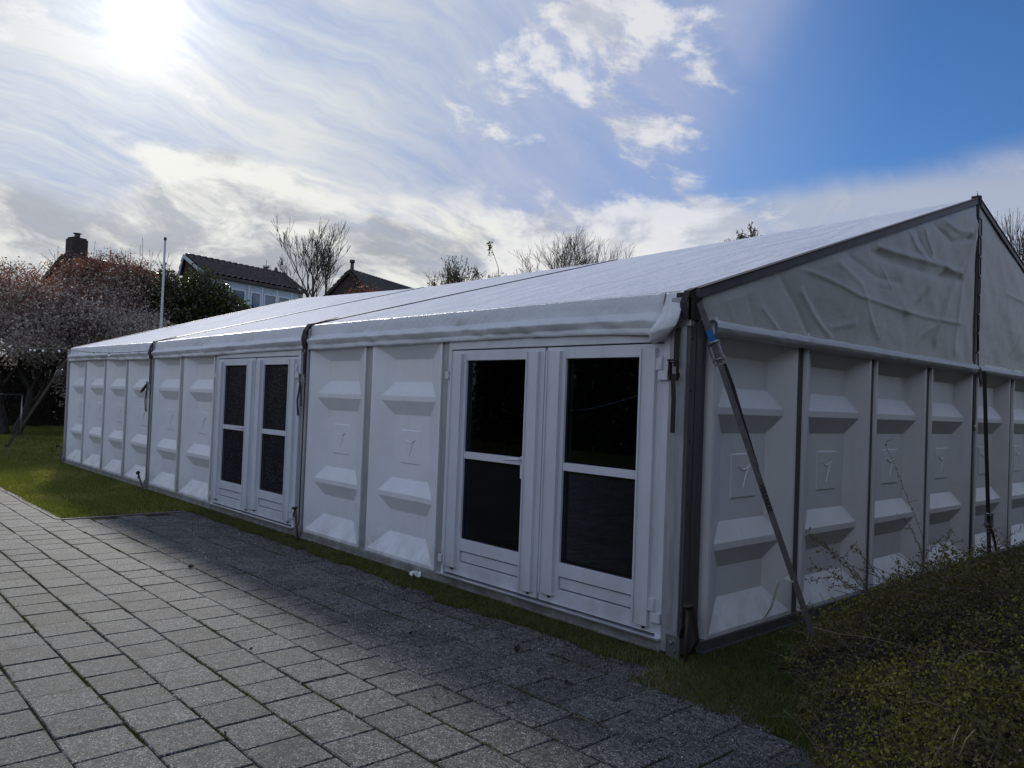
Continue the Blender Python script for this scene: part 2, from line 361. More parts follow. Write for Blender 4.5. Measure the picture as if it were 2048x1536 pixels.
class MB:
    """mesh collector; materials by index"""
    def __init__(s): s.v = []; s.f = []; s.mi = []; s.mats = []; s.sm = []
    def _m(s, m):
        if m not in s.mats: s.mats.append(m)
        return s.mats.index(m)
    def add(s, vs, fs, m, smooth=False):
        b = len(s.v); s.v += [tuple(float(c) for c in v) for v in vs]; s.f += [tuple(b + i for i in f) for f in fs]
        s.mi += [s._m(m)] * len(fs); s.sm += [smooth] * len(fs); return s
    def box(s, x0, x1, y0, y1, z0, z1, m):
        v = [(x0, y0, z0), (x1, y0, z0), (x1, y1, z0), (x0, y1, z0), (x0, y0, z1), (x1, y0, z1), (x1, y1, z1), (x0, y1, z1)]
        return s.add(v, [(0, 3, 2, 1), (4, 5, 6, 7), (0, 1, 5, 4), (1, 2, 6, 5), (2, 3, 7, 6), (3, 0, 4, 7)], m)
    def obox(s, c, ax, ay, az, m):
        """oriented box, half-axis vectors"""
        c, ax, ay, az = [np.asarray(q, float) for q in (c, ax, ay, az)]
        v = [c + i * ax + j * ay + k * az for k in (-1, 1) for (i, j) in ((-1, -1), (1, -1), (1, 1), (-1, 1))]
        return s.add(v, [(0, 3, 2, 1), (4, 5, 6, 7), (0, 1, 5, 4), (1, 2, 6, 5), (2, 3, 7, 6), (3, 0, 4, 7)], m)
    def tube(s, pts, r, m, n=8, smooth=True, cap=True):
        pts = [np.asarray(p, float) for p in pts]
        rs = r if hasattr(r, '__len__') else [r] * len(pts)
        rings = []; V = []; F = []
        up = None
        for i, p in enumerate(pts):
            t = pts[min(i + 1, len(pts) - 1)] - pts[max(i - 1, 0)]; t = t / (np.linalg.norm(t) + 1e-9)
            if up is None:
                a = np.array([0, 0, 1.]) if abs(t[2]) < 0.9 else np.array([1., 0, 0])
            else: a = up
            b = np.cross(t, a); b /= np.linalg.norm(b) + 1e-9; up = np.cross(b, t)
            for k in range(n):
                q = 2 * math.pi * k / n; V.append(p + rs[i] * (math.cos(q) * b + math.sin(q) * up))
        for i in range(len(pts) - 1):
            for k in range(n):
                F.append((i * n + k, i * n + (k + 1) % n, (i + 1) * n + (k + 1) % n, (i + 1) * n + k))
        s.add(V, F, m, smooth)
        if cap:
            b = len(s.v) - len(V)
            s.f += [tuple(b + k for k in reversed(range(n))), tuple(b + (len(pts) - 1) * n + k for k in range(n))]; s.mi += [s._m(m)] * 2; s.sm += [False] * 2
        return s
    def ribbon(s, pts, side, w, t, m):
        """flat webbing along pts; side = unit vector across (or list), w width, t thickness"""
        pts = [np.asarray(p, float) for p in pts]; V = []; F = []
        for i, p in enumerate(pts):
            sd = np.asarray(side[i] if isinstance(side, list) else side, float); sd = sd / np.linalg.norm(sd)
            tg = pts[min(i + 1, len(pts) - 1)] - pts[max(i - 1, 0)]; tg /= np.linalg.norm(tg) + 1e-9
            nn = np.cross(tg, sd); nn /= np.linalg.norm(nn) + 1e-9
            V += [p - sd * w / 2 - nn * t / 2, p + sd * w / 2 - nn * t / 2, p + sd * w / 2 + nn * t / 2, p - sd * w / 2 + nn * t / 2]
        for i in range(len(pts) - 1):
            for k in range(4): F.append((i * 4 + k, i * 4 + (k + 1) % 4, (i + 1) * 4 + (k + 1) % 4, (i + 1) * 4 + k))
        L = (len(pts) - 1) * 4
        F += [(3, 2, 1, 0), (L, L + 1, L + 2, L + 3)]
        return s.add(V, F, m)
    def mesh(s, name):
        me = bpy.data.meshes.new(name); me.from_pydata(s.v, [], s.f)
        for m in s.mats: me.materials.append(m)
        me.polygons.foreach_set('material_index', s.mi); me.polygons.foreach_set('use_smooth', s.sm); me.update(); return me
    def build(s, name, parent=None, loc=None, bevel=0.0, seg=2):
        o = link(name, s.mesh(name), parent, loc)
        if bevel:
            b = o.modifiers.new('bevel', 'BEVEL'); b.width = bevel; b.segments = seg; b.limit_method = 'ANGLE'; b.angle_limit = rad(40)
        return o
def copy_tree(o, parent=None):
    c = o.copy(); col.objects.link(c)
    if parent is not None: c.parent = parent
    for ch in list(o.children): copy_tree(ch, c)
    return c
def grid_mesh(name, P, m, smooth=True):
    """P array (a,b,3)"""
    a, b = P.shape[:2]
    i = np.arange(a * b).reshape(a, b)
    F = np.stack([i[:-1, :-1], i[1:, :-1], i[1:, 1:], i[:-1, 1:]], -1).reshape(-1, 4)
    return np_mesh(name, P.reshape(-1, 3), F, m, smooth)
def vnoise(x, y, seed=0):
    """smooth 2-D value noise with numpy"""
    r = np.random.default_rng(seed); T = r.random((256, 256))
    xi = np.floor(x).astype(int); yi = np.floor(y).astype(int); fx = x - xi; fy = y - yi
    fx = fx * fx * (3 - 2 * fx); fy = fy * fy * (3 - 2 * fy)
    g = lambda a, b: T[a % 256, b % 256]
    return (g(xi, yi) * (1 - fx) + g(xi + 1, yi) * fx) * (1 - fy) + (g(xi, yi + 1) * (1 - fx) + g(xi + 1, yi + 1) * fx) * fy - 0.5

# ================================================================== GROUND
def ground_mat():
    m = bpy.data.materials.new('lawn_soil'); m.use_nodes = True
    t = m.node_tree; t.nodes.clear(); G = NG(t)
    pb = G.n('ShaderNodeBsdfPrincipled'); out = G.n('ShaderNodeOutputMaterial'); co = G.n('ShaderNodeTexCoord').outputs['Object']
    n1 = G.noise(co, 0.5, 6, 0.6); n2 = G.noise(co, 9, 5, 0.7)
    c = G.mix(G.ss(n1, 0.3, 0.7), (0.030, 0.050, 0.012, 1), (0.050, 0.062, 0.018, 1))
    c = G.mix(G.ss(n2, 0.45, 0.7), c, (0.030, 0.024, 0.014, 1))
    G.set(pb.inputs['Base Color'], c); pb.inputs['Roughness'].default_value = 0.95; pb.inputs['Specular IOR Level'].default_value = 0.1
    b = G.n('ShaderNodeBump'); b.inputs['Strength'].default_value = 0.6; b.inputs['Distance'].default_value = 0.03; G.set(b.inputs['Height'], G.noise(co, 30, 4, 0.7)); G.set(pb.inputs['Normal'], b.outputs[0])
    t.links.new(pb.outputs[0], out.inputs[0]); return m
M_soil = ground_mat()
gxy = np.concatenate([-np.geomspace(400, 12, 12), np.linspace(-10, 10, 21), np.geomspace(12, 400, 12)])
GX, GY = np.meshgrid(gxy, gxy, indexing='ij')
GP = np.stack([GX, GY, np.full_like(GX, GZ - 0.012)], -1)
ground = link('ground', grid_mesh('ground', GP, M_soil)); tag(ground, kind='structure')

# ------------------------------------------------------------------ pavement of 30 cm concrete slabs
def slab_mat():
    m = bpy.data.materials.new('concrete_slab'); m.use_nodes = True
    t = m.node_tree; t.nodes.clear(); G = NG(t)
    pb = G.n('ShaderNodeBsdfPrincipled'); out = G.n('ShaderNodeOutputMaterial')
    geo = G.n('ShaderNodeNewGeometry'); pos = geo.outputs['Position']
    oi = G.n('ShaderNodeObjectInfo').outputs['Random']
    rnd = G.m('FRACT', G.m('ADD', oi, geo.outputs['Random Per Island']))
    n_big = G.noise(pos, 0.9, 5, 0.6); n_mid = G.noise(pos, 7, 5, 0.65); n_f = G.noise(pos, 105, 3, 0.8)
    vo = G.n('ShaderNodeTexVoronoi'); G.set(vo.inputs['Vector'], pos); vo.inputs['Scale'].default_value = 130
    vo2 = G.n('ShaderNodeTexVoronoi'); G.set(vo2.inputs['Vector'], pos); vo2.inputs['Scale'].default_value = 75
    n_f = G.m('ADD', n_f, G.m('MULTIPLY', G.m('SUBTRACT', G.noise(pos, 38, 3, 0.7), 0.5), 0.55))
    base = G.mix(G.ss(n_f, 0.36, 0.68), (0.025, 0.026, 0.026, 1), (0.215, 0.218, 0.208, 1))
    sepc = G.n('ShaderNodeSeparateColor'); G.set(sepc.inputs[0], vo.outputs['Color'])
    speck = G.m('MULTIPLY', G.ss(sepc.outputs[0], 0.86, 0.92), G.ss(vo.outputs['Distance'], 0.5, 0.3))
    base = G.mix(G.m('MULTIPLY', speck, 0.85), base, (0.55, 0.55, 0.53, 1))
    dk = G.m('MULTIPLY', G.ss(sepc.outputs[1], 0.80, 0.88), 0.6)
    base = G.mix(dk, base, (0.03, 0.03, 0.032, 1))
    stain = G.m('MULTIPLY', G.ss(n_mid, 0.54, 0.70), 0.6)
    base = G.mix(stain, base, (0.040, 0.040, 0.036, 1))
    moss = G.m('MULTIPLY', G.ss(n_big, 0.52, 0.72), 0.30)
    base = G.mix(moss, base, (0.075, 0.085, 0.05, 1))
    base = G.vm('SCALE', base, scale=G.m('MULTIPLY_ADD', rnd, 0.34, 0.86))
    G.set(pb.inputs['Base Color'], base)
    G.set(pb.inputs['Roughness'], G.m('MULTIPLY_ADD', n_f, 0.25, 0.62))
    pb.inputs['Specular IOR Level'].default_value = 0.10
    b = G.n('ShaderNodeBump'); b.inputs['Strength'].default_value = 0.75; b.inputs['Distance'].default_value = 0.004
    h = G.m('ADD', n_f, G.m('MULTIPLY', vo2.outputs['Distance'], 0.45)); G.set(b.inputs['Height'], h); G.set(pb.inputs['Normal'], b.outputs[0])
    t.links.new(pb.outputs[0], out.inputs[0]); return m
M_slab = slab_mat()
def joint_mat():
    m = bpy.data.materials.new('mossy_joint'); m.use_nodes = True
    t = m.node_tree; t.nodes.clear(); G = NG(t)
    pb = G.n('ShaderNodeBsdfPrincipled'); out = G.n('ShaderNodeOutputMaterial'); pos = G.n('ShaderNodeNewGeometry').outputs['Position']
    c = G.mix(G.ss(G.noise(pos, 1.8, 4, 0.6), 0.40, 0.58), (0.022, 0.020, 0.014, 1), (0.075, 0.080, 0.022, 1))
    c = G.mix(G.m('MULTIPLY', G.ss(G.noise(pos, 60, 3, 0.7), 0.6, 0.7), 0.5), c, (0.12, 0.11, 0.09, 1))
    G.set(pb.inputs['Base Color'], c); pb.inputs['Roughness'].default_value = 1; pb.inputs['Specular IOR Level'].default_value = 0.1
    b = G.n('ShaderNodeBump'); b.inputs['Strength'].default_value = 0.8; b.inputs['Distance'].default_value = 0.01; G.set(b.inputs['Height'], G.noise(pos, 90, 4, 0.7)); G.set(pb.inputs['Normal'], b.outputs[0])
    t.links.new(pb.outputs[0], out.inputs[0]); return m
M_joint = joint_mat()
PAVE_EDGE = [(-7.45, -0.30), (-4.45, -0.31), (-3.2, -0.33), (-2.0, -0.38), (-0.9, -0.36), (0.0, -0.33), (0.6, -0.36), (0.95, -0.52), (1.3, -0.80), (1.8, -1.2), (2.6, -1.45), (6.0, -1.6)]
def pave_edge(x):
    xs = [q[0] for q in PAVE_EDGE]; ys = [q[1] for q in PAVE_EDGE]; return float(np.interp(x, xs, ys))
# sheet of sand and moss between the slabs
jb = MB()
poly = [(-40, -9.2), (6, -9.2), (6, -1.9)] + [(x, y - 0.02) for x, y in reversed(PAVE_EDGE[:-1])] + [(-7.47, -0.32), (-7.47, -1.86), (-40, -1.86)]
jb.add([(x, y, GZ - 0.005) for x, y in poly], [tuple(range(len(poly)))], M_joint)
pavement = jb.build('pavement'); tag(pavement, kind='structure')
def slab_mesh(w, d, seed):
    r = random.Random(seed); c = 0.005; h = 0.03
    def rr(a): return a + r.uniform(-0.0012, 0.0012)
    hx, hy = w / 2, d / 2
    o = [(-hx, -hy), (hx, -hy), (hx, hy), (-hx, hy)]
    V = [(rr(x), rr(y), -h) for x, y in o] + [(rr(x), rr(y), -c) for x, y in o] + [(rr(x * (1 - c / hx)), rr(y * (1 - c / hy)), 0) for x, y in o]
    F = [(i, (i + 1) % 4, (i + 1) % 4 + 4, i + 4) for i in range(4)] + [(i + 4, (i + 1) % 4 + 4, (i + 1) % 4 + 8, i + 8) for i in range(4)] + [(8, 9, 10, 11)]
    return V, F
slab_vars = []
for s_ in range(6):
    V, F = slab_mesh(0.2905, 0.2920, s_); b_ = MB(); b_.add(V, F, M_slab); slab_vars.append(b_.mesh('paving_slab'))
slabs = []
row = 0
y = -0.30 - 0.15
ys = []
k = 0
while y > -9.0: ys.append(y); y -= 0.30
for ri, yc in enumerate(ys):
    off = (0.16 if ri % 2 else 0.01) + rng.normal(0, 0.012)
    x = -7.45 + 0.15 - (0.15 if ri % 2 else 0.0)
    xmin = -7.47 if yc > -1.84 else -38
    n0 = int((xmin + 7.3) / 0.3) - 1
    for j in range(n0, 44):
        xc = -7.30 + 0.30 * j + (0.15 if ri % 2 else 0) + rng.normal(0, 0.0018)
        ycc = yc + rng.normal(0, 0.002)
        if xc - 0.15 < xmin - 0.02: continue
        if ycc - 0.12 > pave_edge(xc) and xc > -7.5: continue
        if xc > 5.8: continue
        # visible?
        q = _r.T @ (np.array([xc, ycc, GZ]) - CAM)
        if q[2] > -0.4: seen = False
        else: u = 1024 + FPX * q[0] / -q[2]; v = 768 - FPX * q[1] / -q[2]; seen = -60 < u < 2100 and v < 1600
        slabs.append((not seen, q[2] * -1, xc, ycc))
slabs.sort()
rest = []
for i, (unseen, dd, xc, ycc) in enumerate(slabs):
    zz = GZ + max(0.0028, rng.normal(0.0045, 0.0014)); rx, ry, rz = rng.normal(0, 0.0045), rng.normal(0, 0.0045), rng.normal(0, 0.005)
    vi = int(rng.integers(6))
    if i < 300 and not unseen:
        o = link('paving_slab', slab_vars[vi], pavement, (xc, ycc, zz)); o.rotation_euler = (rx, ry, rz + math.pi / 2 * 0)
    else:
        rest.append((vi, xc, ycc, zz, rx, ry, rz))
rb = MB()
for vi, xc, ycc, zz, rx, ry, rz in rest:
    V, F = slab_mesh(0.2905, 0.2920, vi)
    rb.add([(xc + X - Y * rz, ycc + Y + X * rz, zz + Z + X * ry + Y * rx) for X, Y, Z in V], F, M_slab)
o = rb.build('distant_paving_slabs', pavement); tag(o, kind='stuff')
# earth verge that laps irregularly over the slab ends along the tent
vx = np.linspace(-7.42, 2.6, 420); vt = np.linspace(0, 1, 14)
edgev = np.array([pave_edge(q) for q in vx]) + 0.05 * vnoise(vx * 6, vx * 0, 5) * 2 - 0.02 + 0.03 * vnoise(vx * 19, vx * 0, 6)
P = np.zeros((len(vx), len(vt), 3)); P[..., 0] = vx[:, None]; P[..., 1] = edgev[:, None] * (1 - vt) + 0.10 * vt
P[..., 2] = GZ - 0.006 + 0.030 * np.clip(vt[None] * 5, 0, 1) ** 0.6 + 0.010 * vnoise(P[..., 0] * 9, P[..., 1] * 13, 7)
verge = link('earth_verge', grid_mesh('earth_verge', P, M_soil)); tag(verge, kind='structure')
P = np.zeros((60, 40, 3)); P[..., 0] = np.linspace(0.05, 3.0, 60)[:, None]; P[..., 1] = np.linspace(-1.5, 6, 40)[None]
P[..., 2] = GZ + 0.022 + 0.012 * vnoise(P[..., 0] * 3, P[..., 1] * 3, 17); P[..., 2] = np.where(P[..., 1] < np.interp(P[..., 0], [q[0] for q in PAVE_EDGE], [q[1] for q in PAVE_EDGE]) + 0.05, GZ - 0.03, P[..., 2])
verge2 = link('planting_bed', grid_mesh('planting_bed', P, M_soil)); tag(verge2, kind='structure')
# edging stones of the path and along the lawn
M_kerb = mat('edging_concrete', (0.17, 0.165, 0.155), 0.85, var=0.5, vscale=12, obj_var=0.12, bump=0.6, bscale=90, bdist=0.004)
eb = MB(); eb.box(-0.495, 0.495, -0.03, 0.03, -0.06, 0.008, M_kerb); em = eb.mesh('edging_stone')
for i in range(16):
    o = link('edging_stone', em, pavement, (-7.55 - 0.5 - i * 1.0, -1.815 + rng.normal(0, 0.006), GZ + rng.normal(0.004, 0.002)))
eb = MB(); eb.box(-0.03, 0.03, -0.37, 0.37, -0.06, 0.008, M_kerb); em2 = eb.mesh('edging_stone_short')
for i in range(2):
    link('edging_stone', em2, pavement, (-7.515, -1.47 + 0.75 * i, GZ + 0.003 + 0.002 * i))

# ================================================================== TENT
G2 = 5.0553; G0 = 0.1402; GP_ = (G2 - G0) / 4
HE = 2.2635
def HR(x): return float(np.interp(x, [-15, -10, -5, 0], [3.873, 3.722, 3.738, 3.86]))
tent = empty('marquee_tent', (0, 0, GZ))
tag(tent, 'long white frame tent with embossed hard wall panels, pitched tarpaulin roof and glazed double doors', 'tent')
def T(mb_or_me, name, **k):
    """link a part into the tent in world coordinates"""
    o = mb_or_me.build(name, tent, **k) if isinstance(mb_or_me, MB) else link(name, mb_or_me, tent)
    o.location = Vector(o.location) - Vector((0, 0, GZ)); return o

# --- wall panels
def panel_mesh(hw, name):
    sc_ = hw / 0.575
    hx = lambda h: (0.30 + h * 2.45) * sc_
    rows = [(0.030, .10), (0.058, .10), (0.250, 0), (0.452, 0), (0.582, .060), (0.627, .060), (0.760, 0), (1.357, 0), (1.488, .060), (1.535, .060), (1.668, 0), (1.880, 0), (2.02, .10), (2.12, .10)]
    V = []; F = []
    for z, h in rows:
        o_ = hw; i_ = hx(.10); c_ = hx(h)
        V += [(-o_, 0.03, z), (-o_, -0.035, z), (-i_, -0.035, z), (-c_, 0.065 - h, z), (c_, 0.065 - h, z), (i_, -0.035, z), (o_, -0.035, z), (o_, 0.03, z)]
    for r in range(len(rows) - 1):
        for c in range(7):
            a = r * 8 + c
            h0, h1 = rows[r][1], rows[r + 1][1]
            if c in (2, 4) and h0 > .099 and h1 > .099: continue
            if c == 2 and h0 > .099: F.append((a, a + 9, a + 8)); continue
            if c == 2 and h1 > .099: F.append((a, a + 1, a + 8)); continue
            if c == 4 and h0 > .099: F.append((a, a + 9, a + 8)); continue
            if c == 4 and h1 > .099: F.append((a, a + 1, a + 9)); continue
            F.append((a, a + 1, a + 9, a + 8))
    L = (len(rows) - 1) * 8
    F.append((1, 0, 7, 6)); F.append((L + 0, L + 1, L + 6, L + 7))
    b = MB(); b.add(V, F, M_panel); return b.mesh(name)
def plate_mesh():
    b = MB(); y0 = 0.065
    # raised plate with chamfered rim
    x0, x1, z0, z1 = -0.165, 0.165, 0.905, 1.218; c = 0.008; h = 0.0075
    V = [(x0, y0, z0), (x1, y0, z0), (x1, y0, z1), (x0, y0, z1), (x0 + c, y0 - h, z0 + c), (x1 - c, y0 - h, z0 + c), (x1 - c, y0 - h, z1 - c), (x0 + c, y0 - h, z1 - c)]
    b.add(V, [(4, 5, 6, 7), (0, 1, 5, 4), (1, 2, 6, 5), (2, 3, 7, 6), (3, 0, 4, 7)], M_panel)
    return b.mesh('embossed_plate')
def emblem_mesh():
    b = MB(); y0 = 0.0575
    def stroke(pts, w):
        P = []
        for i, (x, z, ww) in enumerate(pts):
            a = pts[max(i - 1, 0)]; c = pts[min(i + 1, len(pts) - 1)]; t = np.array([c[0] - a[0], c[1] - a[1]]); t /= np.linalg.norm(t); n = np.array([-t[1], t[0]])
            P.append((x, z, n, ww * w))
        V = []
        for x, z, n, ww in P:
            V += [(x - n[0] * ww, y0, z - n[1] * ww), (x, y0 - 0.006, z), (x + n[0] * ww, y0, z + n[1] * ww)]
        F = []
        for i in range(len(P) - 1):
            for k in range(2): F.append((i * 3 + k, i * 3 + 3 + k, i * 3 + 4 + k, i * 3 + 1 + k))
        b.add(V, F, M_panel)
    arc = [(-0.072 + 0.144 * t, 1.128 - 0.030 * math.sin(math.pi * t) + 0.004 * t, 0.35 + 0.65 * math.sin(math.pi * t)) for t in np.linspace(0, 1, 11)]
    stroke(arc, 0.008)
    st = [(0.075 - 0.085 * t ** 0.7, 1.128 - 0.155 * t, 1 - 0.6 * t) for t in np.linspace(0, 1, 9)]
    stroke(st, 0.006)
    return b.mesh('embossed_mark')
pm_long = panel_mesh(0.560, 'wall_panel'); pm_gab = panel_mesh(0.555, 'wall_panel'); plm = plate_mesh(); emm = emblem_mesh()
def add_panel(x, y, rz, me):
    o = link('wall_panel', me, tent, (x, y, -GZ)); o.rotation_euler = (rng.normal(0, 0.0012), rng.normal(0, 0.0010), rz + rng.normal(0, 0.004))
    p = link('embossed_plate', plm, o); e = link('embossed_mark', emm, o)
    return o
for xc in (-14.375, -13.125, -11.875, -10.625, -9.375, -8.125, -4.375, -3.125): add_panel(xc, 0, 0, pm_long)
for k in range(8):
    add_panel(0, G0 + GP_ * (k + 0.5) + (0.0 if k < 4 else 0.03), math.pi / 2, pm_gab)

# --- upright profiles between panels
def post(x, w=0.088, y0=-0.018, y1=0.05, z1=2.14):
    b = MB(); b.box(x - w / 2, x + w / 2, y0, y1, 0.0, z1, M_alu)
    return T(b, 'panel_post')
for x in (-13.75, -12.5, -11.25, -8.75, -3.75): post(x)
for x in (-7.5, -2.5): post(x - 0.008, 0.068, -0.03, 0.05)
def gpost(y, w=0.095):
    b = MB(); b.box(-0.05, 0.012, y - w / 2, y + w / 2, 0.0, 2.1, M_alu_shade); return T(b, 'panel_post')
for k in (1, 2, 3, 5, 6, 7): gpost(G0 + GP_ * k + (0 if k < 4 else .03))
# frame legs (thick, with dark keder groove)
def frame_leg(x):
    b = MB(); b.box(x - 0.05, x + 0.05, -0.055, 0.11, -0.03, HE - 0.03, M_alu)
    b.box(x - 0.012, x + 0.012, -0.057, -0.05, 0.0, HE - 0.05, M_groove)
    return T(b, 'frame_leg')
for x in (-5.0, -10.0): frame_leg(x)
b = MB(); b.box(-15.08, -14.96, -0.055, 0.10, -0.03, HE - 0.03, M_alu); T(b, 'frame_leg')
# near corner leg: heavy box profile with slots
b = MB()
b.box(-0.125, 0.0, -0.06, 0.075, -0.03, HE - 0.04, M_alu)
b.box(0.0, 0.022, -0.05, 0.012, -0.03, HE - 0.04, M_alu_shade)
b.box(-0.002, 0.008, 0.014, 0.024, -0.03, HE - 0.06, M_groove)
b.box(-0.01, 0.020, 0.026, 0.085, -0.03, HE - 0.04, M_alu_shade)
b.box(-0.01, 0.006, 0.0852, 0.150, -0.03, 2.1, M_alu_shade)
for z in (0.9, 1.3, 1.62, 1.95): b.box(0.0215, 0.0235, -0.03, -0.022, z, z + 0.02, M_groove)
T(b, 'corner_leg', bevel=0.003)
# centre leg of the gable
b = MB(); b.box(-0.05, 0.03, G2 - 0.05, G2 + 0.055, -0.03, HR(0) - 0.12, M_alu_shade); b.box(0.0302, 0.032, G2 - 0.012, G2 + 0.012, -0.02, 2.1, M_groove); T(b, 'frame_leg')
# base rails
b = MB(); b.box(-15.0, -0.127, -0.052, 0.06, -0.045, 0.028, M_alu_r); b.box(-15.0, -0.13, -0.064, -0.0522, -0.045, -0.028, M_alu_r); T(b, 'base_rail', bevel=0.003)
b = MB(); b.box(-0.06, 0.045, 0.15, 10.0, -0.055, 0.028, M_alu_shade); b.box(0.0452, 0.06, 0.15, 10.0, -0.055, -0.035, M_alu_shade); T(b, 'base_rail', bevel=0.003)
# top rails behind the valance
b = MB(); b.box(-15.0, 0.0, -0.02, 0.06, 2.141, 2.23, M_alu); T(b, 'eaves_rail')
b = MB(); b.box(-0.05, 0.01, 0.1, 10.0, 2.102, 2.2, M_alu); T(b, 'gable_rail')
# hidden rear and far walls, floor
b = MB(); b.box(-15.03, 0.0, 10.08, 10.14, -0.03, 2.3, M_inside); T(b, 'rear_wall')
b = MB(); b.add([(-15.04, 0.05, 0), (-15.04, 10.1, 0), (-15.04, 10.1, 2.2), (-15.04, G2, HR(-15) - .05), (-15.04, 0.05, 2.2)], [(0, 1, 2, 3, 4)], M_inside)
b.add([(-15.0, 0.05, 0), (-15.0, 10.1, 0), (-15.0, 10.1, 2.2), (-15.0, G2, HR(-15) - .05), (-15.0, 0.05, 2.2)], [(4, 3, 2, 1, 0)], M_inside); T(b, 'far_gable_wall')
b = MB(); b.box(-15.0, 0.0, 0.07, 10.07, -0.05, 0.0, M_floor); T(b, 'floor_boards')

# --- doors
def door_leaf(x0, x1, handle_side=None, glass=M_glass, hinge=None, wide_left=0.23):
    """x0..x1 door leaf outer edges"""
    zt, zb = 1.935, 0.055
    gx0, gx1 = x0 + 0.215 - 0.02, x1 - 0.215 + 0.02
    y0, y1 = -0.040, 0.02
    b = MB()
    b.box(x0, gx0, y0, y1, zb, zt, M_door); b.box(gx1, x1, y0, y1, zb, zt, M_door)
    b.box(gx0, gx1, y0, y1, 1.85, zt, M_door)
    b.box(gx0, gx1, y0, y1, 0.262, 0.360, M_door)
    b.box(gx0, gx1, y0, y1, zb, 0.165, M_door)
    leaf = T(b, 'door_leaf', bevel=0.002)
    def sub(bb, n, **k):
        return bb.build(n, leaf, **k)
    # children live in the leaf's frame: leaf sits at (0,0,-GZ) in the tent
    g = MB(); g.box(gx0 + 0.005, gx1 - 0.005, -0.004, 0.004, 0.362, 1.848, glass); sub(g, 'glass_pane')
    g = MB()
    for (a, c, d, e) in ((gx0, gx0 + 0.008, 0.36, 1.85), (gx1 - 0.008, gx1, 0.36, 1.85)): g.box(a, c, -0.02, -0.008, d, e, M_groove)
    g.box(gx0 + 0.008, gx1 - 0.008, -0.02, -0.008, 0.36, 0.368, M_groove); g.box(gx0 + 0.008, gx1 - 0.008, -0.02, -0.008, 1.842, 1.85, M_groove)
    sub(g, 'glazing_seal')
    g = MB(); g.box(gx0 + 0.003, gx1 - 0.003, -0.034, 0.012, 1.030, 1.087, M_door); sub(g, 'glazing_bar', bevel=0.002)
    g = MB(); g.box(gx0 + 0.006, gx1 - 0.006, -0.026, 0.01, 0.175, 0.252, M_door); sub(g, 'kick_panel')
    g = MB(); g.box(gx0, gx1, -0.010, 0.0, 0.166, 0.174, M_groove); g.box(gx0, gx1, -0.010, 0.0, 0.253, 0.261, M_groove); sub(g, 'kick_panel_gap')
    # the projecting upright cover profiles
    for side in (0, 1):
        g = MB()
        if side == 0: a, c = x0 + 0.030, gx0 - 0.035
        else: a, c = gx1 + 0.030, x1 - 0.045
        ztop, zbot = (1.905, 0.115) if side == 0 else (1.905, 0.095)
        g.box(a, c, -0.072, -0.0402, zbot, ztop, M_door)
        lip = a if side == 0 else a
        g.box(lip, lip + 0.014, -0.084, -0.0722, zbot, ztop, M_door)
        sub(g, 'cover_profile', bevel=0.0015)
        g = MB(); g.obox(((a + c) / 2 + 0.02, -0.05, zbot - 0.012), (0.006, 0, 0), (0, 0.010, 0), (0, 0, 0.010), M_iron); sub(g, 'bolt')
    if hinge:
        hx_ = x1 - 0.005 if hinge == 'right' else x0 + 0.005
        for z in (1.76, 0.20):
            g = MB(); sgn = 1 if hinge == 'right' else -1
            g.tube([(hx_, -0.060, z), (hx_, -0.060, z + 0.085)], 0.014, M_door, 10)
            g.box(min(hx_ - 0.014, hx_ + sgn * 0.062), max(hx_ - 0.014, hx_ + sgn * 0.062), -0.072, -0.0405, z - 0.065, z - 0.004, M_door)
            g.box(hx_ - 0.012 - (0.03 if sgn > 0 else 0), hx_ + 0.012 + (0.03 if sgn < 0 else 0), -0.062, -0.0405, z, z + 0.08, M_door)
            sub(g, 'hinge', bevel=0.002)
    if handle_side:
        hx_ = gx1 - 0.02
        g = MB(); g.box(hx_, hx_ + 0.028, -0.052, -0.0403, 0.93, 1.10, M_door)
        g.tube([(hx_ + 0.014, -0.05, 1.075), (hx_ + 0.012, -0.095, 1.076), (hx_ - 0.02, -0.105, 1.077), (hx_ - 0.12, -0.103, 1.068)], [0.010, 0.011, 0.011, 0.009], M_door, 8)
        sub(g, 'handle')
    return leaf
def double_door(X):
    """opening from X-2.45 to X-0.13 (X = right frame leg)"""
    fl, fr = X - 2.455, X - 0.128
    b = MB()
    b.box(fl, fl + 0.035, -0.048, 0.04, 0.028, 2.14, M_door); b.box(fr - 0.055, fr, -0.048, 0.04, 0.028, 2.14, M_door)
    b.box(fl + 0.035, fr - 0.055, -0.046, 0.04, 1.945, 2.14, M_door)
    T(b, 'door_frame', bevel=0.002)
    b = MB(); b.box(fl - 0.02, fr + 0.005, -0.085, 0.03, 0.0285, 0.044, M_sill); T(b, 'door_sill', bevel=0.002)
    xm = X - 1.275
    return fl + 0.04, xm, fr - 0.06
M_sill = mat('bright_sill', (0.75, 0.77, 0.80), 0.22, metal=0.7, var=0.2, vscale=8)
for X, gl in ((0.0, M_glass), (-5.0, M_wetglass)):
    a, m_, c = double_door(X)
    door_leaf(a, m_ - 0.012, True, gl, 'left')
    door_leaf(m_ + 0.012, c, None, gl, 'right')

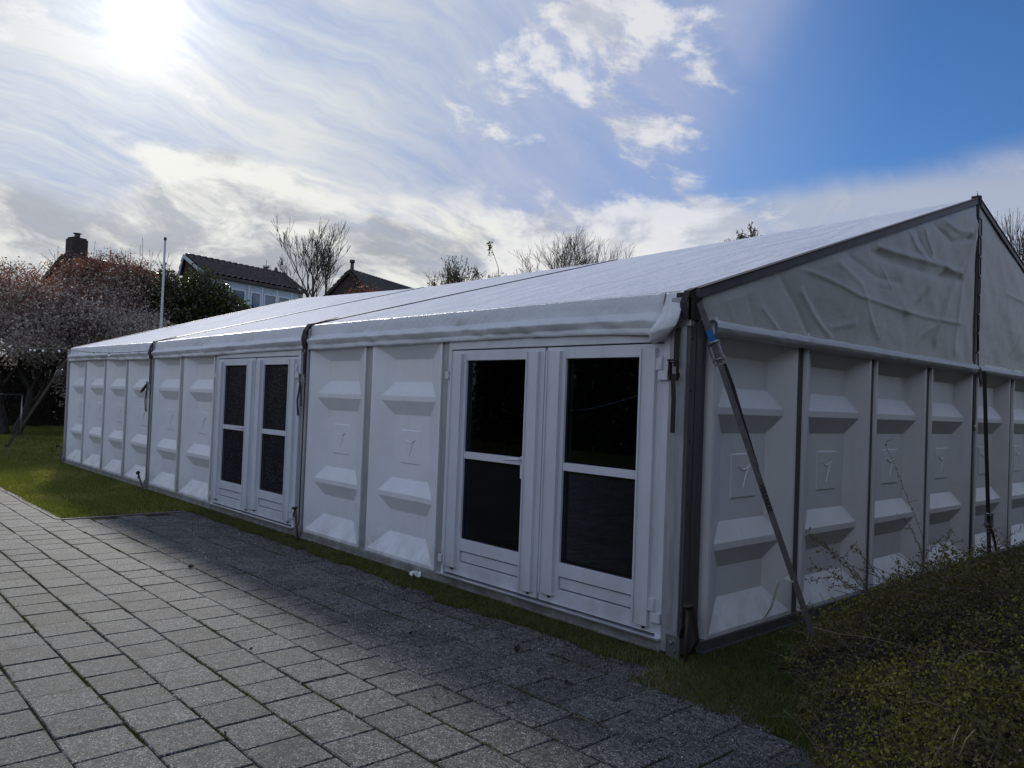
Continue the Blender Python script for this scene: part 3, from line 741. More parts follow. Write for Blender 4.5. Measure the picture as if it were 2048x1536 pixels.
# --- roof fabric, bay by bay
def roof_z(x, s):   # s 0 eaves .. 1 ridge
    e = float(np.interp(x, [-15, -10, -5, 0], [2.265, 2.236, 2.27, 2.2635]))
    return e + (HR(x) - e) * s
def roof_bay(xa, xb, seed, side=1):
    n, k = 60, 56
    xs = np.linspace(xa, xb, n); ss = np.linspace(0, 1, k)
    P = np.zeros((n, k, 3))
    for i, x in enumerate(xs):
        u = (x - xa) / (xb - xa)
        for j, s in enumerate(ss):
            yy = G2 * s if side == 1 else 2 * G2 - G2 * s
            P[i, j] = (x, yy, roof_z(x, s) + 0.012)
    U, S = np.meshgrid((xs - xa) / (xb - xa), ss, indexing='ij')
    env = np.clip(np.sin(np.pi * U), 0, 1) ** 0.5 * np.clip(S * 10, 0, 1) * np.clip((1 - S) * 8, 0, 1)
    sag = -0.022 * np.sin(np.pi * U) * np.sin(np.pi * S)
    wr = 0.040 * vnoise(U * 3.1 + S * 5 + seed, S * 2.0 + seed, seed) + 0.020 * vnoise(U * 9 + S * 11, S * 4 + 5, seed + 1) + 0.008 * vnoise(U * 26 + S * 20, S * 7 + 5, seed + 2)
    P[..., 2] += sag + wr * env
    return P
for i, (xa, xb) in enumerate(((-4.97, -0.005), (-9.97, -5.03), (-14.99, -10.03))):
    o = T(grid_mesh('roof_sheet', roof_bay(xa, xb, 11 + i * 7), M_roof), 'roof_sheet')
    o = T(grid_mesh('roof_sheet', roof_bay(xa, xb, 31 + i * 7, -1)[::-1].copy(), M_roof), 'roof_sheet')
# dark keder seams over the frames and at both rakes
def slope_strip(x0, x1, up, down, name, m, side=1, y_lo=0.0):
    b = MB()
    for (x, ya, za, yb, zb) in ((0, y_lo, roof_z((x0 + x1) / 2, y_lo / G2), G2, roof_z((x0 + x1) / 2, 1)),):
        if side == -1: ya, yb = 2 * G2 - ya, 2 * G2 - yb
        V = [(x0, ya, za - down), (x1, ya, za - down), (x1, ya, za + up), (x0, ya, za + up), (x0, yb, zb - down), (x1, yb, zb - down), (x1, yb, zb + up), (x0, yb, zb + up)]
        b.add(V, [(0, 1, 2, 3), (7, 6, 5, 4), (0, 4, 5, 1), (1, 5, 6, 2), (2, 6, 7, 3), (3, 7, 4, 0)], m)
    return T(b, name)
for x in (-5, -10):
    slope_strip(x - 0.03, x + 0.03, 0.024, 0.05, 'roof_seam', M_keder)
    slope_strip(x - 0.03, x + 0.03, 0.024, 0.05, 'roof_seam', M_keder, -1)
slope_strip(-15.05, -14.992, 0.02, 0.08, 'rake_profile', M_keder)
for sd in (1, -1):
    slope_strip(-0.004, 0.045, 0.014, 0.042, 'rake_profile', M_keder, sd)
    slope_strip(-0.02, 0.052, 0.022, -0.0145, 'rake_cap', M_black, sd)
# --- valances
def valance(xa, xb, seed, drop0=0.0, drop1=0.0, flare0=0.0, flare1=0.0):
    n = 90
    prof = [(0.03, 0.020, 0), (-0.018, 0.006, 0), (-0.022, 0.003, 0), (-0.026, -0.004, 0), (-0.036, -0.055, 1), (-0.044, -0.108, 1), (-0.046, -0.114, 1), (-0.051, -0.119, 1), (-0.090, -0.160, 1), (-0.093, -0.166, 1), (-0.091, -0.173, 1), (-0.068, -0.210, 1), (-0.064, -0.215, 1), (-0.064, -0.219, 1), (-0.066, -0.240, 1), (-0.067, -0.262, 1)]
    xs = np.linspace(xa, xb, n); P = np.zeros((n, len(prof), 3))
    for i, x in enumerate(xs):
        u = (x - xa) / (xb - xa); e = roof_z(x, 0)
        d = drop0 * max(0, 1 - u * 4) ** 2 + drop1 * max(0, 1 - (1 - u) * 6) ** 2
        f = flare0 * max(0, 1 - u * 8) ** 2 + flare1 * max(0, 1 - (1 - u) * 10) ** 1.5
        for j, (py, pz, k) in enumerate(prof):
            w = j / (len(prof) - 1)
            P[i, j] = (x, py - f * w, e + pz - d * w)
    X = P[..., 0]; J = np.arange(len(prof))[None, :] / (len(prof) - 1) + 0 * X
    env = np.clip(J * 3, 0, 1)
    P[..., 1] += env * (0.022 * vnoise(X * 2.2 + J * 1.3, J * 1.5 + seed, seed) + 0.016 * vnoise(X * 9 - J * 4.0, J * 2 + seed, seed + 1) + 0.008 * vnoise(X * 24 - J * 6, J * 3, seed + 2))
    P[..., 2] += np.clip(J * 3 - 2, 0, 1) * 0.022 * vnoise(X * 1.3, J, seed + 3)
    me = grid_mesh('valance', P[:, ::-1].copy(), M_val)
    o = T(me, 'valance')
    s = o.modifiers.new('thick', 'SOLIDIFY'); s.thickness = 0.003
    return o
valance(-4.955, -0.20, 5, 0.0, 0.03, 0.0, 0.03)
valance(-9.95, -5.055, 6)
valance(-14.99, -10.06, 8, 0.0, 0.0, 0.0, 0.03)
# loose flap at the near corner: fabric twisted outwards
A = np.array
rows_ = [  # (top -> bottom) along x: each row a polyline from the valance to the free edge
    [(-0.205, -0.015, 2.268), (-0.13, -0.018, 2.270), (-0.04, -0.012, 2.272)],
    [(-0.205, -0.042, 2.19), (-0.13, -0.058, 2.20), (-0.035, -0.040, 2.215)],
    [(-0.205, -0.064, 2.125), (-0.14, -0.098, 2.13), (-0.030, -0.080, 2.15)],
    [(-0.215, -0.095, 2.07), (-0.16, -0.140, 2.065), (-0.020, -0.115, 2.09)],
    [(-0.245, -0.110, 2.01), (-0.19, -0.165, 2.00), (-0.035, -0.125, 2.04)],
    [(-0.260, -0.085, 1.955), (-0.21, -0.140, 1.95), (-0.090, -0.110, 1.99)],
    [(-0.235, -0.070, 1.925), (-0.20, -0.100, 1.93), (-0.130, -0.080, 1.965)],
]
R_ = A(rows_)
def bez(p, n):
    t = np.linspace(0, 1, n)[:, None]; return (1 - t) ** 2 * p[0] + 2 * t * (1 - t) * (2 * p[1] - 0.5 * (p[0] + p[2])) + t ** 2 * p[2]
P = np.stack([bez(r, 18) for r in R_]); rr = np.linspace(0, len(R_) - 1, 26); i0 = np.clip(np.floor(rr).astype(int), 0, len(R_) - 2)
fr = (rr - i0)[:, None, None]; fr = fr; P = P[i0] * (1 - fr) + P[i0 + 1] * fr
P[..., 1] += 0.014 * vnoise(P[..., 0] * 24 + P[..., 2] * 9, P[..., 2] * 8, 4)
o = T(grid_mesh('corner_flap', P, M_val), 'corner_flap'); s = o.modifiers.new('thick', 'SOLIDIFY'); s.thickness = 0.003
tag(o, 'loose crumpled flap of valance fabric at the near corner')
# dark eaves brackets with clear strap at frames
for x in (-5.0, -10.0):
    b = MB(); e = roof_z(x, 0)
    b.ribbon([(x, 0.30, e + 0.125), (x, 0.03, e + 0.035), (x - 0.0, -0.03, e + 0.02), (x - 0.005, -0.075, e - 0.05), (x - 0.01, -0.095, e - 0.14), (x, -0.085, e - 0.22), (x, -0.07, e - 0.26)], (1, 0, 0), 0.085, 0.006, M_black)
    T(b, 'eaves_strip')
b = MB(); b.box(-0.10, 0.018, -0.045, 0.02, HE - 0.2, HE - 0.005, M_black); b.box(-0.115, 0.030, -0.062, -0.02, 2.035, 2.075, M_steel); b.box(-0.08, 0.035, -0.05, 0.03, 2.0755, HE - 0.03, M_black); T(b, 'corner_bracket', bevel=0.004)
b = MB(); b.ribbon([(-0.005, 0.01, HE + 0.025), (-0.01, -0.05, HE - 0.0), (-0.015, -0.085, HE - 0.08), (-0.0, -0.08, HE - 0.18)], (1, 0, 0), 0.05, 0.006, M_black); T(b, 'eaves_strip')

# --- gable fabric with folds
folds = [  # polyline (y,z), amplitude, width
    ([(1.2, 2.6), (1.75, 2.57), (2.28, 2.5), (2.75, 2.49), (3.19, 2.47), (3.9, 2.47), (4.55, 2.49)], 0.016, 0.035),
    ([(2.63, 2.97), (3.16, 2.98), (4.01, 3.01), (4.56, 3.0)], 0.032, 0.055),
    ([(2.5, 2.90), (3.16, 2.88), (4.01, 2.90), (4.6, 2.93)], -0.020, 0.07),
    ([(4.9, 3.56), (4.06, 2.98), (3.19, 2.48)], 0.035, 0.10),
    ([(4.92, 3.45), (4.27, 2.75), (3.91, 2.27)], 0.030, 0.10),
    ([(4.95, 3.6), (4.6, 2.9), (4.4, 2.2)], 0.018, 0.07),
    ([(3.23, 3.24), (3.41, 3.1), (3.59, 3.03)], 0.022, 0.035), ([(3.40, 3.30), (3.52, 3.15), (3.75, 3.04)], -0.018, 0.03),
    ([(3.57, 3.34), (3.66, 3.22), (3.8, 3.1)], 0.020, 0.03), ([(4.02, 3.47), (4.43, 3.42), (4.75, 3.45)], 0.026, 0.05), ([(3.85, 3.38), (4.3, 3.28), (4.8, 3.40)], -0.022, 0.05),
    ([(2.7, 2.80), (2.9, 2.66)], 0.008, 0.03), ([(1.31, 2.42), (1.52, 2.25), (1.77, 2.12)], 0.022, 0.05), ([(0.77, 2.23), (0.98, 2.1)], 0.016, 0.035),
    ([(0.32, 2.26), (0.4, 2.12)], 0.012, 0.02), ([(0.55, 2.36), (0.62, 2.2), (0.66, 2.1)], -0.010, 0.025), ([(1.0, 2.5), (1.25, 2.3), (1.42, 2.12)], -0.014, 0.05),
    ([(1.77, 2.19), (2.2, 2.27)], 0.012, 0.05), ([(2.5, 2.12), (2.75, 2.3)], 0.010, 0.06), ([(1.9, 2.72), (2.3, 2.6), (2.6, 2.2)], 0.012, 0.05),
    ([(3.3, 2.1), (3.6, 2.3), (3.95, 2.42)], 0.012, 0.05), ([(2.1, 2.80), (2.6, 2.70), (3.1, 2.72)], -0.012, 0.05),
    ([(6.0, 2.97), (6.75, 2.94), (7.4, 2.7)], 0.014, 0.04), ([(6.2, 2.3), (6.6, 2.6), (6.9, 2.8)], 0.014, 0.05), ([(6.8, 2.15), (7.2, 2.5)], 0.012, 0.05),
]
def seg_d(Y, Z, a, b):
    ay, az_ = a; by, bz = b; vy, vz = by - ay, bz - az_; L = vy * vy + vz * vz
    t = np.clip(((Y - ay) * vy + (Z - az_) * vz) / L, 0, 1); return np.hypot(Y - ay - t * vy, Z - az_ - t * vz)
def gable_half(y0, y1, name):
    n, k = 260, 110
    ysr = np.linspace(y0, y1, n); zb = 2.085
    top = np.array([roof_z(0, min(y, 2 * G2 - y) / G2) - 0.01 for y in ysr])
    s = np.linspace(0, 1, k)
    Y = ysr[:, None] + 0 * s; Z = zb + (top[:, None] - zb) * s
    X = np.full_like(Y, 0.022)
    edge = np.minimum(np.clip((top[:, None] - Z) / 0.12, 0, 1), np.clip(np.minimum(Y - y0, y1 - Y) / 0.10, 0, 1))
    H = np.zeros_like(Y)
    for pts, amp, w in folds:
        d = np.min([seg_d(Y, Z, pts[i], pts[i + 1]) for i in range(len(pts) - 1)], 0)
        H += amp * np.exp(-(d / (w * 0.55)) ** 2) * 0.55 + amp * 0.34 * np.exp(-d / (w * 1.9))
    H *= 0.68
    H += 0.024 * vnoise(Y * 1.4, Z * 2.0, 3) + 0.008 * vnoise(Y * 5 + Z * 3, Z * 5, 9) + 0.004 * vnoise(Y * 12 - Z * 7, Z * 9, 19)
    X += np.clip(H + 0.016, 0.0, 1) * edge
    return T(grid_mesh(name, np.stack([X, Y, Z], -1), M_gable), name)
gable_half(0.06, G2 - 0.03, 'gable_sheet'); gable_half(G2 - 0.01, 2 * G2 - 0.06, 'gable_sheet')
# weighted roll along the bottom of the gable fabric
def roll(y0, y1, r, seed):
    n, k = 170, 12; P = np.zeros((n, k + 1, 3)); ysr = np.linspace(y0, y1, n)
    for i, y in enumerate(ysr):
        rr_ = r * (1 + 0.10 * vnoise(np.array([y * 9.0]), np.array([seed * 1.0]), seed)[0] * 2)
        for j in range(k + 1):
            q = 2 * math.pi * j / k
            # top is drawn out flat against the sheet
            P[i, j] = (0.055 + rr_ * 0.85 * math.cos(q) + 0.010 * vnoise(np.array([y * 14.0 + j * .7]), np.array([j * 0.6]), seed + 2)[0], y, 2.045 + rr_ * math.sin(q) * 1.05)
    return T(grid_mesh('gable_hem_roll', P, M_val), 'gable_hem_roll')
roll(0.14, G2 - 0.06, 0.047, 3); roll(G2 + 0.02, 9.95, 0.044, 4)
# lacing cord down the middle of the gable
b = MB(); yl = G2 + 0.012; zt = HR(0) - 0.10
b.tube([(0.035, yl - 0.03, zt + 0.12), (0.050, yl - 0.045, zt - 0.3), (0.052, yl - 0.030, zt - 0.75), (0.055, yl - 0.028, zt - 1.2), (0.055, yl - 0.01, zt - 1.52)], 0.007, M_rope, 6)
z = zt - 0.1
while z > zt - 1.55:
    b.tube([(0.045, yl - 0.03, z), (0.055, yl + 0.012, z - 0.01), (0.058, yl + 0.015, z - 0.10), (0.060, yl + 0.006, z - 0.185), (0.052, yl - 0.022, z - 0.20)], 0.0065, M_rope, 5)
    z -= 0.205
b.tube([(0.058, yl + 0.01, z + 0.05), (0.065, yl + 0.03, z - 0.06), (0.07, yl + 0.07, z - 0.12)], 0.006, M_rope, 5)
T(b, 'lacing_cord')
b = MB(); b.box(0.0365, 0.0405, G2 - 0.035, G2 + 0.012, 2.10, HR(0) - 0.05, M_keder); T(b, 'gable_overlap_strip')
# little spike on the ridge
b = MB(); b.box(-0.03, 0.055, G2 - 0.03, G2 + 0.03, HR(0) - 0.05, HR(0) + 0.04, M_black); b.tube([(0.03, G2 - 0.02, HR(0) + 0.03), (0.03, G2 - 0.05, HR(0) + 0.085)], [0.008, 0.003], M_steel, 5); T(b, 'ridge_cap')
# galvanised foot plates with stake holes
for x in (-15.0, -10.0, -5.0, -0.03):
    b = MB(); b.box(x - 0.06, x + 0.09, -0.22, -0.065, GZ + 0.004, GZ + 0.012, M_steel); b.box(x - 0.04, x + 0.06, -0.075, -0.063, GZ + 0.012, 0.09, M_steel)
    b.tube([(x, -0.078, 0.045), (x, -0.095, 0.045)], 0.014, M_steel, 6); b.tube([(x + 0.03, -0.078, 0.0), (x + 0.03, -0.092, 0.0)], 0.012, M_steel, 6)
    T(b, 'foot_plate')

# ================================================================== straps, stakes
def stake(px_top, px_bot, y, label, scale=1.0, m=M_iron):
    t = onY(*px_top, y); f = onY(*px_bot, y); f[2] = GZ - 0.02 if f[2] > GZ - 0.02 else f[2]
    root = empty('ground_stake', (f[0], f[1], GZ)); tag(root, label, 'stake', 'steel ground stakes holding the tent down')
    t = t - np.array([f[0], f[1], GZ]); f0 = np.array([0, 0, -0.05]); ax = (t - f0) / np.linalg.norm(t - f0)
    b = MB(); b.tube([f0, t], [0.009 * scale, 0.014 * scale], m, 8); b.build('shaft', root)
    b = MB(); b.tube([t - ax * 0.004, t + ax * 0.016], 0.028 * scale, m, 10); b.build('head', root)
    sd = np.cross(ax, np.array([0, 1, 0])); sd /= np.linalg.norm(sd)
    b = MB(); c = t - ax * 0.055 * scale
    pts = [t - ax * 0.012 + sd * 0.01] + [c + sd * (0.045 * math.cos(q)) * scale + ax * (0.03 * math.sin(q)) * scale for q in np.linspace(1.2, -1.2, 7)] + [t - ax * 0.14 * scale]
    b.tube(pts, 0.007 * scale, m, 6); b.build('ring', root)
    return root
stake((590, 1017), (598, 1078), -0.17, 'dark steel stake in the grass at the door frame beside the second roof seam', 1.1)
stake((276, 946), (291, 984), -0.17, 'dark steel stake leaning in the lawn below the third roof seam, no strap on it', 1.1)
stake((115, 892), (126, 924), -0.17, 'dark steel stake leaning beside a pale foot plate at the far left tent corner', 1.1)
stake((1376, 1214), (1371, 1312), -0.13, 'rusty stake standing at the near tent corner with a strap over its head', 1.1)
st = onZ(22, 921, GZ)
stake((13, 892), (22, 921), st[1], 'dark steel stake in the lawn away from the tent holding the far guy strap', 1.2)

def ratchet(center, along, side, parent, s=1.0, m=M_steel):
    """ratchet buckle: two cheek plates, spindle, handle and bars"""
    c = np.asarray(center, float); a = np.array(along, float); a = a / np.linalg.norm(a); sd = np.asarray(side, float); sd = sd - a * (sd @ a); sd /= np.linalg.norm(sd); n = np.cross(a, sd)
    b = MB()
    for k in (-1, 1):
        b.obox(c + sd * 0.030 * s * k, a * 0.070 * s, sd * 0.002, n * 0.016 * s, m)
        b.obox(c + sd * 0.036 * s * k - a * 0.02 * s + n * 0.014 * s, a * 0.060 * s, sd * 0.002, n * 0.010 * s, m)
        b.tube([c + sd * (0.036 * k - 0.004) * s + a * 0.03 * s, c + sd * (0.036 * k + 0.004) * s + a * 0.03 * s], 0.022 * s, m, 10)
    for q, r in ((-0.065, 0.006), (0.03, 0.010), (0.065, 0.005)):
        b.tube([c - sd * 0.04 * s + a * q * s, c + sd * 0.04 * s + a * q * s], r * s, m, 8)
    b.tube([c - sd * 0.045 * s - a * 0.082 * s + n * 0.02, c + sd * 0.045 * s - a * 0.082 * s + n * 0.02], 0.008 * s, m, 8)
    b.build('ratchet_buckle', parent)
def guy(name_label, top, bot, side, w, web=M_grey_web, rat=None, blue=None, cat='strap'):
    top, bot = np.asarray(top, float), np.asarray(bot, float)
    root = empty('guy_strap', (bot[0], bot[1], GZ)); o0 = np.array([bot[0], bot[1], GZ]); tag(root, name_label, cat)
    T0, B0 = top - o0, bot - o0; d = (B0 - T0); L = np.linalg.norm(d)
    sag = np.array([0, 0, -0.012])
    pts = [T0 + d * t + sag * math.sin(math.pi * t) for t in np.linspace(0, 1, 14)]
    b = MB(); b.ribbon(pts, side, w, 0.004, web); b.build('webbing', root)
    if rat is not None: ratchet(T0 + d * rat, d, side, root, 1.0 if w < .06 else 1.1)
    if blue is not None:
        b = MB(); b.ribbon([T0 + d * (blue - 0.022), T0 + d * (blue + 0.016)], side, w * 1.05, 0.012, M_blue_web); b.build('blue_tab', root)
    return root, T0, d
gt = np.array([0.05, -0.005, 2.19]); gb = onZ(1645, 1330, GZ); gb[2] = GZ + 0.02
sidev = np.cross(gb - gt, dirp(1500, 900)); sidev /= np.linalg.norm(sidev)
sidev = sidev + 0.35 * np.array([0.6, -0.6, 0.2])
root, T0, d = guy('grey webbing guy strap with ratchet and blue tab from the near tent corner', gt, gb, sidev, 0.038, rat=0.145, blue=0.10)
# second layer of dark webbing hanging alongside
sd_ = sidev / np.linalg.norm(sidev)
if (sd_ @ np.array([1, 1, 0])) < 0: sd_ = -sd_
b = MB(); b.ribbon([T0 + d * 0.17 + sd_ * 0.020, T0 + d * 0.24 + sd_ * 0.024, T0 + d * 0.33 + sd_ * 0.014, T0 + d * 0.46 + sd_ * 0.004], sidev, 0.03, 0.003, M_black); b.build('loose_webbing', root)
pts = [T0 + d * q for q in (0.775, 0.77)] ; c0 = pts[0]
tl = np.array([-1, -0.5, 0]) / 1.118
b = MB(); b.ribbon([c0 + np.array([0, 0, 0.0]), c0 - sd_ * 0.06 + np.array([0, 0, 0.035]), c0 - sd_ * 0.11 + np.array([0, 0, 0.01]), c0 - sd_ * 0.13 + np.array([0, 0, -0.06]), c0 - sd_ * 0.15 + np.array([0, 0, -0.13]), c0 - sd_ * 0.19 + np.array([0, 0, -0.19])], list([np.array([0.5, 0.6, 0.62])] * 6), 0.030, 0.003, M_pale_web); o = b.build('loose_strap_end', root); tag(o, 'pale curled loose end of the strap')
b = MB(); b.tube([T0 + d * 0.95, T0 + d * 1.0], 0.022, M_iron, 8); b.build('ground_anchor', root)
# printed wording on the strap
def text_mesh(s, size, m, name):
    cu = bpy.data.curves.new(name, 'FONT'); cu.body = s; cu.size = size; cu.align_x = 'LEFT'; cu.align_y = 'CENTER'; cu.extrude = 0.0004; cu.resolution_u = 2; cu.offset = 0.0008
    to = bpy.data.objects.new(name, cu); col.objects.link(to); dg = bpy.context.evaluated_depsgraph_get(); me = bpy.data.meshes.new_from_object(to.evaluated_get(dg)); bpy.data.objects.remove(to); me.materials.clear(); me.materials.append(m); return me
dn = d / np.linalg.norm(d); sdo = sidev - dn * (sidev @ dn); sdo /= np.linalg.norm(sdo); nn = np.cross(dn, sdo)
view = (CAM - (T0 + d * 0.5 + np.array([gb[0], gb[1], GZ])))
if nn @ view < 0: sdo = -sdo; nn = -nn
o = link('strap_lettering', text_mesh('VERBAKEL', 0.042, M_black, 'strap_lettering'), root)
M4 = Matrix(((dn[0], sdo[0], nn[0], 0), (dn[1], sdo[1], nn[1], 0), (dn[2], sdo[2], nn[2], 0), (0, 0, 0, 1)))
p_ = T0 + d * 0.50 + nn * 0.004 + np.array([0, 0, -0.012])
M4.translation = Vector([float(q) for q in p_]); o.matrix_local = M4
# strap on the gable centre
gt2 = np.array([0.105, G2 + 0.07, 2.03]); gb2 = onX(1962, 1100, 0.40); gb2 = np.array([0.30, G2 - 0.25, GZ])
sv = np.array([0.55, 0.8, 0.0])
root2, T2, d2 = guy('dark strap with ratchet hanging down the gable beside its centre post', gt2, gb2, sv, 0.045, M_black, rat=0.74)
b = MB(); q0 = T2 + d2 * 0.74; b.ribbon([q0, q0 + np.array([0.02, 0.06, -0.12]), q0 + np.array([0.03, 0.12, -0.22]), q0 + np.array([0.03, 0.15, -0.30])], sv, 0.03, 0.003, M_black); b.build('loose_webbing', root2)
b = MB(); q0 = T2 + d2 * 0.93
b.tube([q0 + np.array([0, 0.03 * math.cos(a), 0.04 * math.sin(a)]) for a in np.linspace(0, 2 * math.pi, 11)], 0.008, M_steel, 6); b.build('hook', root2)
b = MB(); b.ribbon([(0.045, G2 - 0.005, 2.03), (0.05, G2 - 0.006, 1.6), (0.045, G2 - 0.012, 1.45)], (0, 1, 0), 0.03, 0.004, M_black)
b.tube([(0.05, G2 - 0.012, 1.46), (0.05, G2 - 0.01, 1.40)], 0.010, M_steel, 6)
o = b.build('short_strap'); o.parent = None; tag(o, 'short dark strap end hanging on the gable centre post', 'strap')
# far left guy strap
top = np.array([-15.02, -0.10, 2.02]); bt = onY(15, 893, st[1])
sv = np.cross(bt - top, dirp(80, 800)); sv /= np.linalg.norm(sv)
root3, T3, d3 = guy('long worn strap from the far left tent corner down to a stake in the lawn', top, bt, sv, 0.05, mat('worn_webbing', (0.13, 0.11, 0.085), 0.85, var=0.3, vscale=20))
b = MB(); q0 = T3 + d3 * 0.14
b.obox(q0, d3 / np.linalg.norm(d3) * 0.08, sv * 0.03, np.cross(d3 / np.linalg.norm(d3), sv) * 0.02, M_steel); b.tube([q0 + sv * 0.05 - d3 * .05, q0 + sv * 0.05 + d3 * .02], 0.02, M_steel, 6); b.build('ratchet_buckle', root3, bevel=0.01)
# straps with ratchets hanging at the eaves
def hanging_strap(x, zt_, zr, zb_, label, y=-0.085, kink=False):
    root = empty('tension_strap', (x, y, zt_)); tag(root, label, 'strap')
    b = MB(); b.ribbon([(0, 0.02, 0.0), (0.0, 0.0, -0.05), (0.0, 0, zr - zt_)], (1, 0, 0), 0.038, 0.004, M_black); b.build('webbing', root)
    ratchet((0, -0.02, zr - zt_ - 0.03), (0, 0, -1), (1, 0, 0), root, 0.85, M_iron if not kink else M_steel)
    b = MB(); b.ribbon([(0.0, -0.03, zr - zt_ - 0.05), (0.012, -0.03, (zr + zb_) / 2 - zt_), (0.004, -0.02, zb_ - zt_)], (1, 0, 0), 0.034, 0.003, M_black)
    if kink:
        b.ribbon([(-0.005, -0.03, zr - zt_ - 0.05), (-0.04, -0.04, zr - zt_ - 0.25), (-0.03, -0.03, zr - zt_ - 0.42)], (1, 0.2, 0), 0.03, 0.003, M_black)
    b.build('loose_webbing', root); return root
hanging_strap(-0.055, 2.03, 1.78, 1.36, 'black strap with ratchet hanging on the near corner leg right of the glazed doors', -0.085)
hanging_strap(-5.0, 2.01, 1.70, 1.38, 'black strap with ratchet at the seam between the two near tent bays', -0.075, True)
root = hanging_strap(-10.0, 1.99, 1.58, 1.15, 'dark strap with a sideways hanging buckle between the two far tent bays', -0.075, True)
b = MB(); b.tube([(-0.01, -0.04, -0.42), (-0.10, -0.06, -0.50), (-0.20, -0.06, -0.54)], [0.018, 0.022, 0.012], M_iron, 8); b.build('buckle_handle', root)
b = MB(); pp = onY(1371, 1225, -0.13)
b.ribbon([(0.06, -0.10, 0.10), (0.10, -0.14, 0.18), (pp[0], -0.145, 0.30), (pp[0] + 0.02, -0.13, 0.325), (pp[0] + 0.04, -0.11, 0.29), (0.16, -0.07, 0.1), (0.10, -0.06, 0.0)], (0.3, 0.9, 0.2), 0.03, 0.004, M_iron)
o = b.build('stake_strap'); tag(o, 'worn strap looped over the stake head at the near tent corner', 'strap')

# --- string light cable from the far eaves out to the left
p0 = np.array([-10.05, -0.10, 2.10]); p1 = np.array([-15.0, -0.15, 2.245]); p2 = at(-40, 672, 24.0)
b = MB(); pts = [p0 + (p1 - p0) * t + np.array([0, -0.01, -0.05 * math.sin(math.pi * t)]) for t in np.linspace(0, 1, 10)] + [p1 + (p2 - p1) * t + np.array([0, 0, -0.10 * math.sin(math.pi * t)]) for t in np.linspace(0.1, 1, 12)]
org = pts[0].copy(); lc = empty('string_lights', org); tag(lc, 'thin cable with small clear bulbs running off the far eaves to the left', 'string lights')
b.tube([p - org for p in pts], 0.006, M_rope, 5); b.build('cable', lc)
for q in (3.5, 5.2, 9.4, 11.3, 12.4, 13.0, 16, 18, 20):
    i = int(q); f = q - i; p = pts[i] * (1 - f) + pts[min(i + 1, len(pts) - 1)] * f - org
    b = MB(); b.tube([p, p - np.array([0, 0, 0.02])], 0.010, M_rope, 6); b.tube([p - np.array([0, 0, 0.02]), p - np.array([0, 0, 0.04]), p - np.array([0, 0, 0.062]), p - np.array([0, 0, 0.075])], [0.010, 0.022, 0.022, 0.006], M_bulb, 8); b.build('bulb', lc)
# cable inside behind the glass of the near doors
b = MB(); ci = []
for (u, v) in ((940, 742), (965, 752), (1010, 782), (1062, 808), (1095, 818), (1135, 822), (1180, 818), (1230, 805), (1270, 793), (1310, 775)): ci.append(onY(u, v, 0.16))
b.tube(ci, 0.0045, M_cable, 6); o = b.build('hanging_cable'); tag(o, 'thin white cable sagging behind the glass of the near double doors', 'cable')
# ---MORE---
# ================================================================== VEGETATION HELPERS
def leaf_mat(name, c1, c2, c3=None, rough=0.5, tr=0.35, trc=(1.2, 1.25, 0.7), spec=0.4):
    m = bpy.data.materials.new(name); m.use_nodes = True
    t = m.node_tree; t.nodes.clear(); G = NG(t)
    pb = G.n('ShaderNodeBsdfPrincipled'); out = G.n('ShaderNodeOutputMaterial')
    geo = G.n('ShaderNodeNewGeometry'); r = geo.outputs['Random Per Island']
    big = G.noise(geo.outputs['Position'], 0.9, 3)
    cc = G.mix(G.ss(r, 0.2, 0.8), (*c1, 1), (*c2, 1))
    if c3: cc = G.mix(G.m('MULTIPLY', G.ss(big, 0.50, 0.66), G.ss(G.m('FRACT', G.m('MULTIPLY', r, 7.3)), 0.35, 0.6)), cc, (*c3, 1))
    G.set(pb.inputs['Base Color'], cc); pb.inputs['Roughness'].default_value = rough; pb.inputs['Specular IOR Level'].default_value = spec
    tb = G.n('ShaderNodeBsdfTranslucent'); G.set(tb.inputs[0], G.vm('MULTIPLY', cc, trc))
    ms = G.n('ShaderNodeMixShader'); ms.inputs[0].default_value = tr
    t.links.new(pb.outputs[0], ms.inputs[1]); t.links.new(tb.outputs[0], ms.inputs[2]); t.links.new(ms.outputs[0], out.inputs[0]); return m
def leaf_quads(C, size, up=0.3, aspect=0.55, seed=0):
    """diamond leaves at points C (n,3)"""
    r = np.random.default_rng(seed); n = len(C)
    a = r.normal(size=(n, 3)); a /= np.linalg.norm(a, axis=1)[:, None]
    nn = r.normal(size=(n, 3)) + np.array([0, 0, up]); nn -= a * (nn * a).sum(1)[:, None]; nn /= np.linalg.norm(nn, axis=1)[:, None] + 1e-9
    b = np.cross(nn, a); s = (size * r.uniform(0.6, 1.3, n))[:, None]
    V = np.stack([C - a * s * .5, C + b * s * .5 * aspect + nn * s * .10, C + a * s * .5, C - b * s * .5 * aspect + nn * s * .10], 1)
    F = np.arange(4 * n).reshape(n, 4); return V.reshape(-1, 3), F
